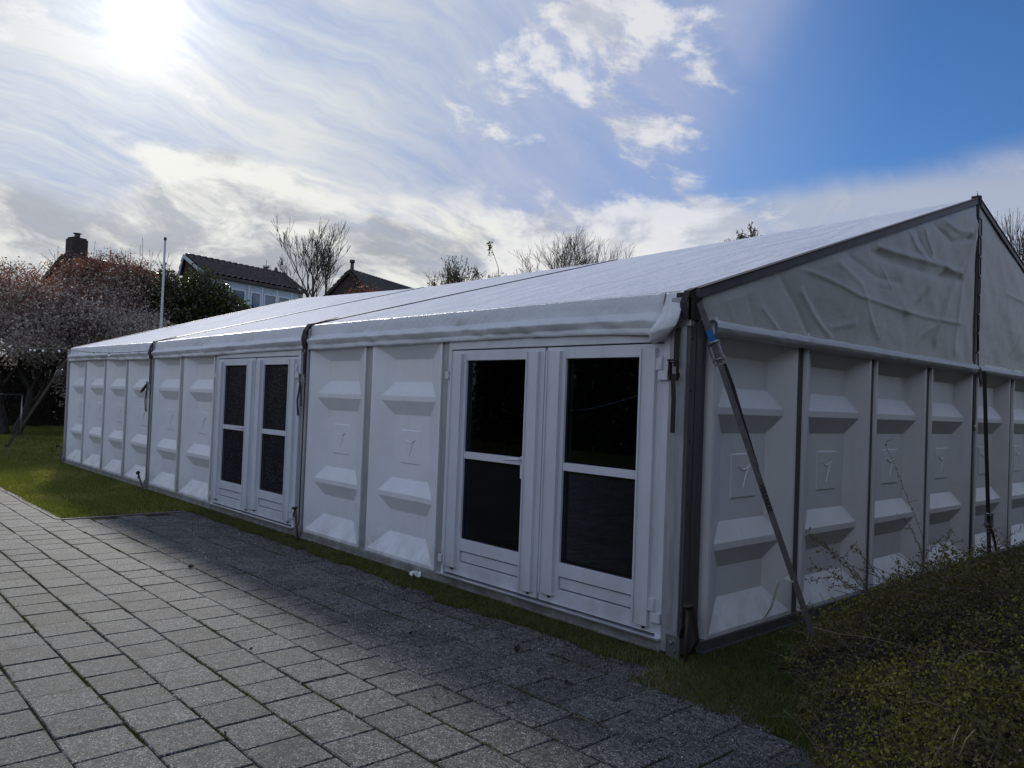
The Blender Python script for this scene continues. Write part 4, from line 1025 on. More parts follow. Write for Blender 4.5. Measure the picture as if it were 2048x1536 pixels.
def segs_mesh(name, S, m, k=5):
    """S (n,8): p0,p1,r0,r1 -> k-sided prisms"""
    S = np.asarray(S, float); p0, p1, r0, r1 = S[:, :3], S[:, 3:6], S[:, 6], S[:, 7]
    t = p1 - p0; t /= np.linalg.norm(t, axis=1)[:, None] + 1e-9
    a = np.where(np.abs(t[:, 2:3]) < 0.9, np.array([[0, 0, 1.]]), np.array([[1., 0, 0]])); b = np.cross(t, a); b /= np.linalg.norm(b, axis=1)[:, None]; c = np.cross(b, t)
    V = []
    for (p, r) in ((p0, r0), (p1, r1)):
        for i in range(k):
            q = 2 * math.pi * i / k; V.append(p + r[:, None] * (math.cos(q) * b + math.sin(q) * c))
    V = np.stack(V, 1); n = len(S); base = (np.arange(n) * 2 * k)[:, None]
    F = np.concatenate([base + np.array([[i, (i + 1) % k, k + (i + 1) % k, k + i]]) for i in range(k)], 0)
    return np_mesh(name, V.reshape(-1, 3), F, m, True)
def grow(rn, p, d, L, r, depth, S, tips, spread=0.6, up=0.15, kids=(2, 3), ratio=0.75, wob=0.12, nseg=3, rmin=0.004):
    p = np.array(p, float); d = np.array(d, float)
    step = L / nseg
    for i in range(nseg):
        d = d + rn.normal(0, wob, 3) + np.array([0, 0, up * 0.5]); d /= np.linalg.norm(d)
        q = p + d * step; r2 = max(r * 0.88, rmin)
        S.append((*p, *q, r, r2)); p, r = q, r2
        if depth > 0 and i > 0 and rn.random() < 0.5:
            a = rn.normal(size=3); a -= d * (a @ d); a /= np.linalg.norm(a)
            nd = d * math.cos(spread) + a * math.sin(spread); nd[2] += up; nd /= np.linalg.norm(nd)
            grow(rn, p, nd, L * ratio * 0.8, max(r * 0.55, rmin), depth - 1, S, tips, spread, up, kids, ratio, wob, nseg, rmin)
    if depth == 0: tips.append(p); return
    for _ in range(rn.integers(kids[0], kids[1] + 1)):
        a = rn.normal(size=3); a -= d * (a @ d); a /= np.linalg.norm(a); sp = spread * rn.uniform(0.5, 1.1)
        nd = d * math.cos(sp) + a * math.sin(sp); nd[2] += up; nd /= np.linalg.norm(nd)
        grow(rn, p, nd, L * ratio * rn.uniform(0.8, 1.15), max(r * 0.7, rmin), depth - 1, S, tips, spread, up, kids, ratio, wob, nseg, rmin)
M_bark = mat('dark_bark', (0.045, 0.038, 0.032), 0.9, var=0.4, vscale=8)
M_bark2 = mat('grey_bark', (0.085, 0.072, 0.058), 0.9, var=0.4, vscale=8)

# ================================================================== GRASS
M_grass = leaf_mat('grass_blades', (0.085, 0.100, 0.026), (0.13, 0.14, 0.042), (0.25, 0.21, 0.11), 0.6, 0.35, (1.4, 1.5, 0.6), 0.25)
def blades(P, h, w, seed, lean=0.35):
    r = np.random.default_rng(seed); n = len(P); q = r.uniform(0, 2 * math.pi, n); s = np.stack([np.cos(q), np.sin(q), 0 * q], 1)
    hh = (h * r.uniform(0.45, 1.25, n))[:, None]; ww = (w * r.uniform(0.7, 1.3, n))[:, None]
    ln = np.concatenate([r.normal(0, lean, (n, 2)), np.zeros((n, 1))], 1) * hh
    V = np.stack([P - s * ww / 2, P + s * ww / 2, P + ln + np.array([0, 0, 1.]) * hh], 1)
    return V.reshape(-1, 3), np.arange(3 * n).reshape(n, 3)
def scatter(n, x0, x1, y0, y1, seed):
    r = np.random.default_rng(seed); return np.stack([r.uniform(x0, x1, n), r.uniform(y0, y1, n), np.full(n, GZ + 0.008)], 1)
# strip at the foot of the tent
P = scatter(95000, -7.5, 1.9, -1.3, 0.02, 1)
edge = np.interp(P[:, 0], [q[0] for q in PAVE_EDGE], [q[1] for q in PAVE_EDGE]) + 0.05 * vnoise(P[:, 0] * 6, P[:, 0] * 0, 5) * 2 - 0.02
keep = (P[:, 1] > edge) & (rng.random(len(P)) < np.clip(0.75 + 1.6 * vnoise(P[:, 0] * 5, P[:, 1] * 7, 2), 0.12, 1))
P1_ = P[keep]
P = scatter(60000, 0.05, 2.2, -0.6, 3.0, 2); keep = rng.random(len(P)) < np.clip(0.8 + 1.2 * vnoise(P[:, 0] * 4, P[:, 1] * 4, 3), 0.1, 1)
P = np.concatenate([P1_, P[keep]])
V, F = blades(P, 0.046, 0.0065, 3, 0.65)
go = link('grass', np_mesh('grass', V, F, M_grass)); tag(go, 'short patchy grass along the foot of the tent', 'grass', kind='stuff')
def low(P): P[:, 2] = GZ - 0.012; return P
P = []
P.append(scatter(60000, -15.5, -7.56, -1.80, 0.02, 4)); P.append(scatter(60000, -22, -15.0, -1.80, 6, 5)); P.append(scatter(60000, -31, -22, -1.80, 12, 6))
P = np.concatenate(P); keep = (P[:, 1] < 0.0) | (P[:, 0] < -15.05)
keep &= rng.random(len(P)) < np.clip(0.7 + 1.3 * vnoise(P[:, 0] * 1.7, P[:, 1] * 2.3, 8), 0.15, 1)
P = low(P[keep]); dist = np.hypot(P[:, 0] - CAM[0], P[:, 1] - CAM[1])
V, F = blades(P, 0.045 + 0.0006 * dist, 0.006 + dist * 0.0011, 7, 0.6)
M_lawn_lit = leaf_mat('lawn_blades', (0.12, 0.14, 0.030), (0.19, 0.20, 0.050), (0.30, 0.27, 0.11), 0.6, 0.35, (1.4, 1.5, 0.6), 0.25)  # brighter copy of the grass material, sunlight on the lawn put into its colour
go = link('lawn_grass', np_mesh('lawn_grass', V, F, M_lawn_lit)); tag(go, 'mown lawn at the far end of the tent beside the path', 'grass', kind='stuff')
# moss and grass tufts in the joints of the paving
P = []
for yc in ys[:14]:
    n = 5200; xx = rng.uniform(-7.4, 3.2, n); yy = yc - 0.15 + rng.normal(0, 0.004, n)
    k_ = vnoise(xx * 1.3, yy * 1.5, 12) + 0.35 * vnoise(xx * 6, yy * 3, 13) + 0.12 * (yy < -2.0) > 0.10
    P.append(np.stack([xx[k_], yy[k_], np.full(k_.sum(), GZ - 0.006)], 1))
P = np.concatenate(P); V, F = blades(P, 0.018, 0.006, 21, 0.7)
M_mossg = leaf_mat('joint_moss', (0.06, 0.062, 0.015), (0.09, 0.088, 0.022), None, 0.8, 0.2)
go = link('joint_moss', np_mesh('joint_moss', V, F, M_mossg)); tag(go, 'moss and grass growing in the joints of the paving', 'moss', kind='stuff')

# ================================================================== NEAR SHRUB, bottom right
BX = [(0.24, 8.0), (0.26, 1.4), (0.30, 0.85), (0.46, 0.35), (0.80, -0.12), (1.02, -0.50), (1.22, -0.80), (1.60, -1.3), (2.3, -2.2)]
def bush_left(y): return np.interp(y, [q[1] for q in BX[::-1]], [q[0] for q in BX[::-1]])
def bush_h(x, y):
    d = x - bush_left(y) + 0.14 * vnoise(y * 2.7, x * 0 + 1, 31)
    base = 0.64 * (1 - np.exp(-np.clip(d, 0, 9) / 0.48)) * (1 - 0.25 * np.clip((0.2 - y) / 1.2, 0, 1))
    n = 0.45 * vnoise(x * 1.7, y * 1.7, 33) + 0.34 * vnoise(x * 4.6, y * 4.6, 34) + 0.20 * vnoise(x * 12, y * 12, 35)
    return np.maximum(base * (1 + n * 1.2), 0.0)
shrub = empty('low_shrub', (2.0, 0.5, GZ)); tag(shrub, 'low spreading shrub with tiny olive leaves beside the gable end, nearest the camera', 'shrub')
SO = np.array([2.0, 0.5, GZ])
xs = np.linspace(0.1, 3.6, 110); ysr = np.linspace(-2.2, 8.5, 200); XX, YY = np.meshgrid(xs, ysr, indexing='ij'); HH = bush_h(XX, YY)
M_core = mat('shrub_litter', (0.030, 0.024, 0.016), 0.95, col2=(0.018, 0.020, 0.010), vscale=20, bump=0.8, bscale=60, bdist=0.03)
link('leaf_litter', grid_mesh('leaf_litter', np.stack([XX, YY, HH * 0.62 - 0.02], -1) - np.array([SO[0], SO[1], 0]), M_core), shrub)
N = 420000; r_ = np.random.default_rng(41)
X = r_.uniform(0.18, 3.0, N); Y = r_.uniform(-1.7, 7.5, N); dist = np.hypot(X - CAM[0], Y - CAM[1]); pr = np.clip((3.4 / dist) ** 1.3, 0, 1)
H = bush_h(X, Y); q = _r.T @ (np.stack([X, Y, H * 0 + 0.3], 0) - CAM[:, None]); uu = 1024 + FPX * q[0] / -q[2]; vv = 768 - FPX * q[1] / -q[2]
keep = (r_.random(N) < pr * np.clip(0.70 + 1.5 * vnoise(X * 5, Y * 5, 44) + 0.8 * vnoise(X * 14, Y * 14, 45), 0.10, 1)) & (H > 0.015) & (q[2] < -0.6) & (uu < 2250) & (uu > 1400) & (vv < 1800)
X, Y, H, dist = X[keep], Y[keep], H[keep], dist[keep]
Z = H * r_.uniform(0.55, 1.08, len(X)) + r_.exponential(0.012, len(X))
C = np.stack([X - SO[0], Y - SO[1], Z], 1)
V, F = leaf_quads(C, 0.0140 + 0.0014 * dist, 0.7, 0.6, 42)
M_sleaf = leaf_mat('shrub_leaves', (0.115, 0.115, 0.036), (0.175, 0.140, 0.070), (0.33, 0.31, 0.065), 0.5, 0.32, (1.3, 1.3, 0.5), 0.35)
fo = link('foliage', np_mesh('foliage', V, F, M_sleaf), shrub)
# twigs inside and on the shrub
S = []
for i in range(4200):
    x, y = r_.uniform(0.25, 2.4), r_.uniform(-1.4, 5.5); h = float(bush_h(np.array([x]), np.array([y]))[0])
    if h < 0.03: continue
    p = np.array([x - SO[0], y - SO[1], h * r_.uniform(.4, .95)]); d = r_.normal(size=3) * np.array([1, 1, .35]); d /= np.linalg.norm(d); L = r_.uniform(0.08, 0.30)
    for k in range(4):
        d2 = d + np.array([0, 0, -0.12 * k + 0.1]); d2 /= np.linalg.norm(d2); q2 = p + d2 * L / 4; S.append((*p, *q2, .0022, .0018)); p = q2
M_twig = mat('twig_bark', (0.13, 0.095, 0.07), 0.85)
link('twigs', segs_mesh('twigs', S, M_twig, 4), shrub)
# long sprigs with spaced little leaves, reaching out over the mound
sprig_px = [  # root px -> tip px, world x of root and tip (distance from the gable), arch
    ((1850, 1090), (1770, 888), 0.75, 0.62, 0.02), ((1740, 1180), (1612, 1070), 0.8, 0.7, 0.03), ((1716, 1165), (1610, 1060), 1.0, 0.75, 0.03),
    ((1735, 1175), (1640, 1100), 1.0, 0.8, 0.05), ((1700, 1180), (1612, 1140), 1.0, 0.8, 0.05), ((1720, 1190), (1620, 1165), 1.05, 0.8, 0.06),
    ((1760, 1160), (1700, 1090), 0.9, 0.8, 0.02), ((1800, 1170), (1795, 1120), 0.9, 0.9, 0.03), ((1830, 1160), (1880, 1080), 0.9, 0.9, 0.05),
    ((1870, 1130), (1930, 1080), 0.8, 0.8, 0.05), ((1880, 1120), (1905, 1058), 0.8, 0.8, 0.03), ((1850, 1130), (1810, 1040), 0.8, 0.7, 0.04),
    ((1960, 1110), (1990, 1060), 0.7, 0.7, 0.03), ((1990, 1105), (2040, 1060), 0.7, 0.7, 0.03), ((2000, 1100), (1975, 1045), 0.7, 0.7, 0.02), ((1920, 1120), (1868, 1085), 0.7, 0.7, 0.03),
    ((1650, 1265), (1590, 1232), 1.0, 0.8, 0.03), ((1640, 1290), (1560, 1262), 1.0, 0.8, 0.03), ((1650, 1310), (1555, 1290), 1.0, 0.85, 0.02), ((1665, 1250), (1600, 1215), 1.0, 0.8, 0.04), ((1620, 1340), (1570, 1320), 1.0, 0.9, 0.02),
    ((1700, 1300), (1630, 1255), 1.1, 0.8, 0.02), ((1760, 1210), (1660, 1175), 1.1, 0.9, 0.05),
]
for (rt, tp, xr, xt, arch) in sprig_px:
    S = []; LC = []
    a = onX(*rt, xr); b_ = onX(*tp, xt); n = 16
    pts = [a + (b_ - a) * t + np.array([0, 0, arch * math.sin(math.pi * t)]) + r_.normal(0, 0.003, 3) for t in np.linspace(0, 1, n)]
    for i in range(n - 1): S.append((*(pts[i] - SO), *(pts[i + 1] - SO), 0.0022 * (1 - .6 * i / n), 0.0022 * (1 - .6 * (i + 1) / n)))
    for i in range(3, n):
        for _ in range(3): LC.append(pts[i] - SO + r_.normal(0, 0.008, 3))
        if r_.random() < 0.45:
            d = r_.normal(size=3); d /= np.linalg.norm(d); e_ = pts[i] + d * 0.06 - SO; S.append((*(pts[i] - SO), *e_, .0013, .0008))
            for q in (0.4, 0.7, 1.0): LC.append((pts[i] - SO) * (1 - q) + e_ * q + r_.normal(0, 0.004, 3))
    sg = link('sprig', segs_mesh('sprig', S, M_twig, 4), shrub)
    V, F = leaf_quads(np.array(LC), 0.015, 0.3, 0.6, 47); link('sprig_leaves', np_mesh('sprig_leaves', V, F, M_sleaf), sg)
# bare pale canes arching over the shrub
M_cane = mat('dry_cane', (0.20, 0.155, 0.095), 0.8)
for pxs, dd in (([(1625, 1254), (1680, 1268), (1740, 1275), (1800, 1290), (1850, 1312)], 4.4), ([(1890, 1345), (1925, 1312), (1955, 1303), (1985, 1305), (2020, 1318)], 3.6), ([(1740, 1372), (1775, 1366), (1800, 1364), (1808, 1372)], 3.9), ([(1830, 1406), (1850, 1402), (1880, 1412), (1905, 1424)], 3.4), ([(1905, 1510), (1908, 1480), (1920, 1452)], 3.0), ([(1918, 1515), (1932, 1480), (1950, 1460)], 3.0)):
    b = MB(); b.tube([at(u, v, dd) - SO for u, v in pxs], 0.0026, M_cane, 5); b.build('dry_cane', shrub)

# ================================================================== BACKGROUND TREES AND HEDGES
M_copper = leaf_mat('copper_leaves', (0.13, 0.062, 0.042), (0.20, 0.11, 0.08), None, 0.6, 0.40, (1.3, 1.0, 0.9))
M_blossom = leaf_mat('pale_blossom', (0.32, 0.28, 0.24), (0.50, 0.45, 0.40), (0.18, 0.11, 0.08), 0.7, 0.35, (1.1, 1.0, 1.0))
def crown_tree(name, label, cat, base, top_z, R, seed, mleaf, group=None, leaf=0.10, per_tip=16, topmat=None, trunk_r=0.16, depth=5, spreadr=0.25, parts=('trunk', 'crown'), bark=None, flat=1.0, spread=0.62, up=0.10):
    rn = np.random.default_rng(seed); S = []; tips = []
    for k in range(3):
        a = 2 * math.pi * (k / 3 + rn.uniform(-.1, .1)); grow(rn, (0.1 * math.cos(a), 0.1 * math.sin(a), 0), (0.35 * math.cos(a), 0.35 * math.sin(a), 1), 1.0, trunk_r, depth, S, tips, spread, up, (2, 3), 0.82, 0.14, 3, 0.006)
    S = np.array(S); T_ = np.array(tips)
    zmax = np.percentile(T_[:, 2], 98); rmax = np.percentile(np.hypot(T_[:, 0], T_[:, 1]), 95)
    sz = (top_z - base[2]) / zmax; sr = R / rmax
    for i in (0, 3): S[:, i] *= sr; S[:, i + 1] *= sr; S[:, i + 2] *= sz
    T_ = T_ * np.array([sr, sr, sz])
    root = empty(name, base); tag(root, label, cat, group)
    link(parts[0], segs_mesh(parts[0], S, bark or M_bark, 5), root)
    n = len(T_) * per_tip; C = np.repeat(T_, per_tip, 0) + rn.normal(0, spreadr, (n, 3)) * np.array([1, 1, 0.7])
    # leaves also along the outer twigs
    thin = S[S[:, 6] < 0.02]; k = rn.integers(0, len(thin), n // 2); t = rn.random((n // 2, 1)); C2 = thin[k, :3] * (1 - t) + thin[k, 3:6] * t + rn.normal(0, spreadr * 0.5, (n // 2, 3))
    C = np.concatenate([C, C2])
    Hh = top_z - base[2]; rr_ = np.hypot(C[:, 0], C[:, 1]); a_ = np.arctan2(C[:, 1], C[:, 0]); lim = 1 + 0.35 * vnoise(a_ * 2.2 + 9, C[:, 2] * 1.1, seed) + 0.1 * rn.normal(size=len(C))
    C = C[(C[:, 2] > 0.25) & ((rr_ / (R * 1.12)) ** 2 + (np.clip(C[:, 2] - 0.45 * Hh, 0, 99) / (0.56 * Hh)) ** 2 < lim)]
    S = S[(np.hypot(S[:, 3], S[:, 4]) < R * 1.25) & (S[:, 5] < Hh * 1.08)]
    if topmat:
        hi = C[:, 2] / (top_z - base[2]) + rn.normal(0, 0.10, len(C)) > 0.80
        V, F = leaf_quads(C[hi], leaf * 0.9, 0.2, 0.6, seed); link('young_leaves', np_mesh('young_leaves', V, F, topmat), root)
        C = C[~hi]
    V, F = leaf_quads(C, leaf, 0.2, 0.75, seed + 1); link(parts[1], np_mesh(parts[1], V, F, mleaf), root)
    return root
def gp(u, v, dist): q = at(u, v, dist); q[2] = GZ; return q
crown_tree('cherry_tree', 'blossoming cherry tree with coppery young leaves at the left edge', 'tree', gp(20, 850, 29), 5.2, 3.6, 101, M_blossom, 'cherry trees', 0.075, 48, M_copper, depth=5)
crown_tree('cherry_tree', 'blossoming cherry tree with reddish top in front of the house with the brick chimney', 'tree', gp(190, 850, 31), 6.0, 2.9, 107, M_blossom, 'cherry trees', 0.075, 52, M_copper, depth=5)
crown_tree('cherry_tree', 'low pale blossom tree just above the far corner of the tent roof', 'tree', gp(255, 850, 28), 4.0, 1.9, 113, M_blossom, 'cherry trees', 0.075, 40, None, depth=4)
M_ever = leaf_mat('evergreen_leaves', (0.022, 0.034, 0.010), (0.045, 0.058, 0.016), (0.07, 0.075, 0.02), 0.28, 0.25, (1.2, 1.4, 0.5), 0.6)
M_hedgel = leaf_mat('hedge_leaves', (0.010, 0.014, 0.006), (0.022, 0.026, 0.012), (0.035, 0.022, 0.014), 0.6, 0.15)
def blob_shrub(name, label, cat, base, lobes, n, leaf, seed, ml, group=None):
    """lobes: (dx,dy,zc,rx,ry,rz) ; leaves in the outer shell of each, dark twigs inside"""
    rn = np.random.default_rng(seed); C = []; S = []
    for (dx_, dy_, zc_, rx, ry, rz) in lobes:
        k = int(n * rx * rz / sum(l[3] * l[5] for l in lobes)); d = rn.normal(size=(k, 3)); d /= np.linalg.norm(d, axis=1)[:, None]
        bump_ = 1 + 0.30 * vnoise(d[:, 0] * 3.1 + seed, d[:, 2] * 3.1 + d[:, 1] * 2.3, seed) + 0.25 * vnoise(d[:, 0] * 7 + d[:, 1] * 3, d[:, 2] * 7, seed + 1)
        rr_ = (rn.random(k) ** 0.35) * bump_ * 1.02
        C.append(d * rr_[:, None] * np.array([rx, ry, rz]) + np.array([dx_, dy_, zc_]))
        for _ in range(60):
            e_ = rn.normal(size=3); e_ /= np.linalg.norm(e_); e_ = e_ * np.array([rx, ry, rz]) * 0.95 + np.array([dx_, dy_, zc_]); o_ = np.array([dx_ * .4, dy_ * .4, max(zc_ - rz * 0.8, 0)]); m_ = (e_ + o_) / 2 + rn.normal(0, 0.15, 3)
            S.append((*o_, *m_, .04, .025)); S.append((*m_, *e_, .025, .008))
        S.append((0, 0, 0, dx_ * .4, dy_ * .4, max(zc_ - rz * 0.8, 0.1), .1, .06))
    C = np.concatenate(C); C = C[C[:, 2] > 0.02]
    root = empty(name, base); tag(root, label, cat, group)
    link('branches', segs_mesh('branches', S, M_bark, 5), root)
    V, F = leaf_quads(C, leaf, 0.3, 0.5, seed + 2); link('foliage', np_mesh('foliage', V, F, ml), root); return root
blob_shrub('evergreen_shrub', 'dense dark green evergreen in front of the white dormer house', 'shrub', gp(385, 800, 30), [(0, 0, 3.6, 1.5, 1.5, 2.1), (-0.5, -0.9, 4.6, 0.9, 1.0, 1.15), (0.6, 0.9, 3.3, 1.3, 1.3, 1.8), (-0.6, -1.2, 3.2, 1.2, 1.2, 1.9), (0.2, 0.2, 4.75, 0.9, 1.0, 1.05), (0.3, 1.1, 3.9, 0.9, 0.9, 1.1)], 36000, 0.125, 201, M_ever)
blob_shrub('evergreen_shrub', 'smaller glossy evergreen below the dormer windows', 'shrub', gp(480, 800, 31), [(0, 0, 2.7, 0.95, 0.9, 1.75), (0.3, 0.5, 2.4, 0.8, 0.8, 1.3)], 12000, 0.12, 205, M_ever)
# copper shrub in front of the third house, little treetops over the ridge
crown_tree('copper_shrub', 'small coppery shrub in front of the dark tiled roof', 'shrub', gp(725, 800, 42), 7.35, 2.1, 127, M_copper, None, 0.13, 9, None, depth=4, spreadr=0.3)
def bare_tree(name, label, cat, base, top_z, R, seed, stems=4, depth=4, r0=0.09, spread=0.35, up=0.35, leaf=None, ln=0, lm=None, rmin=0.008, wob=0.08, group=None, lift=0.25, kids=(2, 3), lsc=0.05):
    rn = np.random.default_rng(seed); S = []; tips = []
    for k in range(stems):
        a = 2 * math.pi * k / stems + rn.uniform(-.4, .4); t = 0.35 if stems > 1 else 0.03
        grow(rn, (0, 0, lift), (t * math.cos(a), t * math.sin(a), 1), 1.0, r0, depth, S, tips, spread, up, kids, 0.78, wob, 3, rmin)
    S.append((0, 0, 0, 0, 0, lift, r0 * 1.6, r0 * 1.5)); S = np.array(S); T_ = np.array(tips); zmax = T_[:, 2].max(); rmax = np.percentile(np.hypot(T_[:, 0], T_[:, 1]), 93)
    sz = (top_z - base[2]) / zmax; sr = R / rmax
    for i in (0, 3): S[:, i] *= sr; S[:, i + 1] *= sr; S[:, i + 2] *= sz
    T_ = T_ * np.array([sr, sr, sz]); root = empty(name, base); tag(root, label, cat, group)
    link('branches', segs_mesh('branches', S, M_bark2, 5), root)
    if ln:
        thin = S[S[:, 6] < rmin * 2.2]; n = ln; k = rn.integers(0, len(thin), n); t = rn.random((n, 1)); C = thin[k, :3] * (1 - t) + thin[k, 3:6] * t + rn.normal(0, lsc, (n, 3))
        V, F = leaf_quads(C, leaf, 0.2, 0.6, seed); link('leaves', np_mesh('leaves', V, F, lm), root)
    return root
bare_tree('bare_tree', 'tall bare many-stemmed tree right of the dormer house', 'tree', gp(624, 800, 40), 10.2, 1.75, 301, 4, 4, 0.08, 0.50, 0.20, rmin=0.0085, wob=0.15, lift=3.0)
bare_tree('bare_tree', 'left of the two bare fan-shaped trees above the tent roof', 'tree', gp(1112, 800, 35), 9.1, 2.1, 305, 5, 4, 0.05, 0.50, 0.14, rmin=0.0055, wob=0.12, group='bare fan-shaped trees', lift=3.2)
bare_tree('bare_tree', 'right of the two bare fan-shaped trees above the tent roof', 'tree', gp(1188, 800, 36), 9.3, 2.1, 309, 5, 4, 0.05, 0.50, 0.14, rmin=0.0055, wob=0.12, group='bare fan-shaped trees', lift=3.2)
M_sap = leaf_mat('sapling_leaves', (0.05, 0.055, 0.02), (0.09, 0.08, 0.035), None, 0.5, 0.3)
bare_tree('sapling', 'sparse leafy young tree beside the brick chimney stack', 'tree', gp(900, 800, 36), 8.15, 1.25, 313, 4, 4, 0.035, 0.60, 0.12, 0.10, 900, M_sap, 0.006, lift=4.5)
bare_tree('sapling', 'slender sapling with one tall leading shoot', 'tree', gp(986, 800, 35), 7.35, 0.6, 317, 4, 3, 0.03, 0.6, 0.15, 0.10, 500, M_sap, 0.006, lift=4.5)
b = MB(); q = gp(986, 800, 35); b.tube([(q[0], q[1], 5.5), (q[0] + .02, q[1], 7.4), at(979, 483, 35)], [0.02, 0.014, 0.006], M_bark2, 5); o = b.build('tall_shoot')
sap = [x for x in col.objects if x.name.startswith('sapling')][-1]
o.parent = sap; o.location = (-q[0], -q[1], -q[2])
V, F = leaf_quads(np.array([at(979 + rng.normal(0, 3.5), 483 + abs(rng.normal(0, 16)), 35) - q for _ in range(60)]), 0.12, 0.2, 0.6, 5); link('leaves', np_mesh('leaves', V, F, M_sap), sap)
bare_tree('treetop', 'small round leafy treetop peeping over the roof ridge', 'tree', gp(1485, 800, 25), 7.25, 0.45, 321, 3, 4, 0.04, 0.6, 0.12, 0.07, 1400, M_ever, 0.005, lift=9.0)
bare_tree('bare_tree', 'thin bare tree tips low over the ridge, left of the round treetop', 'tree', gp(1432, 800, 25), 6.75, 0.45, 323, 3, 3, 0.03, 0.5, 0.2, 0.05, 60, M_sap, 0.005, lift=6.0)
bare_tree('bare_tree', 'bare tree beyond the right end of the gable at the right edge', 'tree', gp(2060, 800, 24), 8.3, 1.6, 325, 5, 4, 0.05, 0.5, 0.2, rmin=0.005, wob=0.13)
bare_tree('bare_tree', 'faint thin bare tree just right of the tent peak', 'tree', gp(1995, 800, 34), 8.8, 1.0, 327, 5, 4, 0.04, 0.36, 0.25, rmin=0.0045)
# dark hedge behind the lawn, in the shade of the cherries
def hedge(name, label, x0, y0, x1, y1, h, w, n, leaf, seed, ml):
    rn = np.random.default_rng(seed); L = math.hypot(x1 - x0, y1 - y0); e_ = np.array([x1 - x0, y1 - y0]) / L; nn_ = np.array([-e_[1], e_[0]])
    s = rn.uniform(0, L, n); q = rn.random(n); hh = h * (1 + 0.25 * vnoise(s * 0.6, s * 0, seed) + 0.12 * vnoise(s * 2.3, s * 0, seed + 1)); zz = rn.uniform(0, 1, n) ** 0.8 * hh
    top = rn.random(n) < 0.15; zz = np.where(top, hh * rn.uniform(.93, 1.05, n), zz)
    off = np.where(top, rn.uniform(-w / 2, w / 2, n), np.where(q < 0.5, -1, 1) * (w / 2) * (1 + 0.3 * vnoise(s * 1.3, zz * 1.3, seed + 3)) + rn.normal(0, 0.06, n))
    C = np.stack([s * e_[0] + off * nn_[0], s * e_[1] + off * nn_[1], zz], 1)
    root = empty(name, (x0, y0, GZ)); tag(root, label, 'hedge')
    V, F = leaf_quads(C, leaf, 0.2, 0.6, seed); link('foliage', np_mesh('foliage', V, F, ml), root)
    b = MB(); c_ = np.array([*(e_ * L / 2), h * 0.46]); b.obox(c_, (e_[0] * L / 2, e_[1] * L / 2, 0), (nn_[0] * w * .36, nn_[1] * w * .36, 0), (0, 0, h * 0.45), M_core); b.build('inner_branches', root); return root
hedge('dark_hedge', 'dark hedge behind the lawn under the cherry trees', -33.5, -9, -30.5, 16, 2.6, 1.4, 50000, 0.11, 401, M_hedgel)
# low metal fence before the hedge
fb = at(-60, 787, 27.5); fe = at(45, 787, 28.5)
root = empty('metal_fence', (fb[0], fb[1], GZ)); tag(root, 'low thin metal fence before the dark hedge at the far left', 'fence')
b = MB(); b.tube([(0, 0, fb[2] - GZ), (fe[0] - fb[0], fe[1] - fb[1], fb[2] - GZ)], 0.022, M_steel, 6); b.build('rail', root)
for t in (0.0, 0.5, 1.0):
    b = MB(); b.tube([(0, 0, 0), (0, 0, fb[2] - GZ)], 0.022, M_steel, 6); b.build('post', root, loc=((fe[0] - fb[0]) * t, (fe[1] - fb[1]) * t, 0))
# flagpole
fp = at(322, 655, 25); root = empty('flagpole', (fp[0], fp[1], GZ)); tag(root, 'slim grey flagpole without a flag behind the far end of the tent', 'flagpole')
b = MB(); b.tube([(0, 0, 0), (0, 0, 5.80 - GZ)], [0.050, 0.030], mat('pole_paint', (0.42, 0.43, 0.45), 0.4, var=0.1), 10); b.build('pole', root)
b = MB(); b.tube([(0, 0, 5.80 - GZ), (0, 0, 5.88 - GZ)], [0.045, 0.035], M_iron, 10); b.build('cap', root)
# unseen tall conifers added to the right of the gable to darken it
for i, (x, y, h) in enumerate(((6.3, -2.6, 7.0), (6.4, 0.2, 7.8), (6.2, 2.9, 8.4), (6.4, 5.8, 8.0), (6.2, 8.6, 8.8), (6.8, 11.6, 8.2))):
    blob_shrub('conifer', ['dark conifer standing forward of the gable line, nearest the camera', 'dark conifer level with the near tent corner', 'third dark conifer from the camera in the row right of the gable', 'fourth conifer of the dark row right of the gable', 'tallest dark conifer, fifth in the row right of the gable', 'farthest dark conifer of the row right of the gable'][i], 'tree', (x, y, GZ), [(0, 0, h * 0.42, 2.0, 2.1, h * 0.44), (0, 0, h * 0.72, 1.3, 1.4, h * 0.28)], 15000, 0.27, 501 + i, M_hedgel, 'conifers right of the tent')

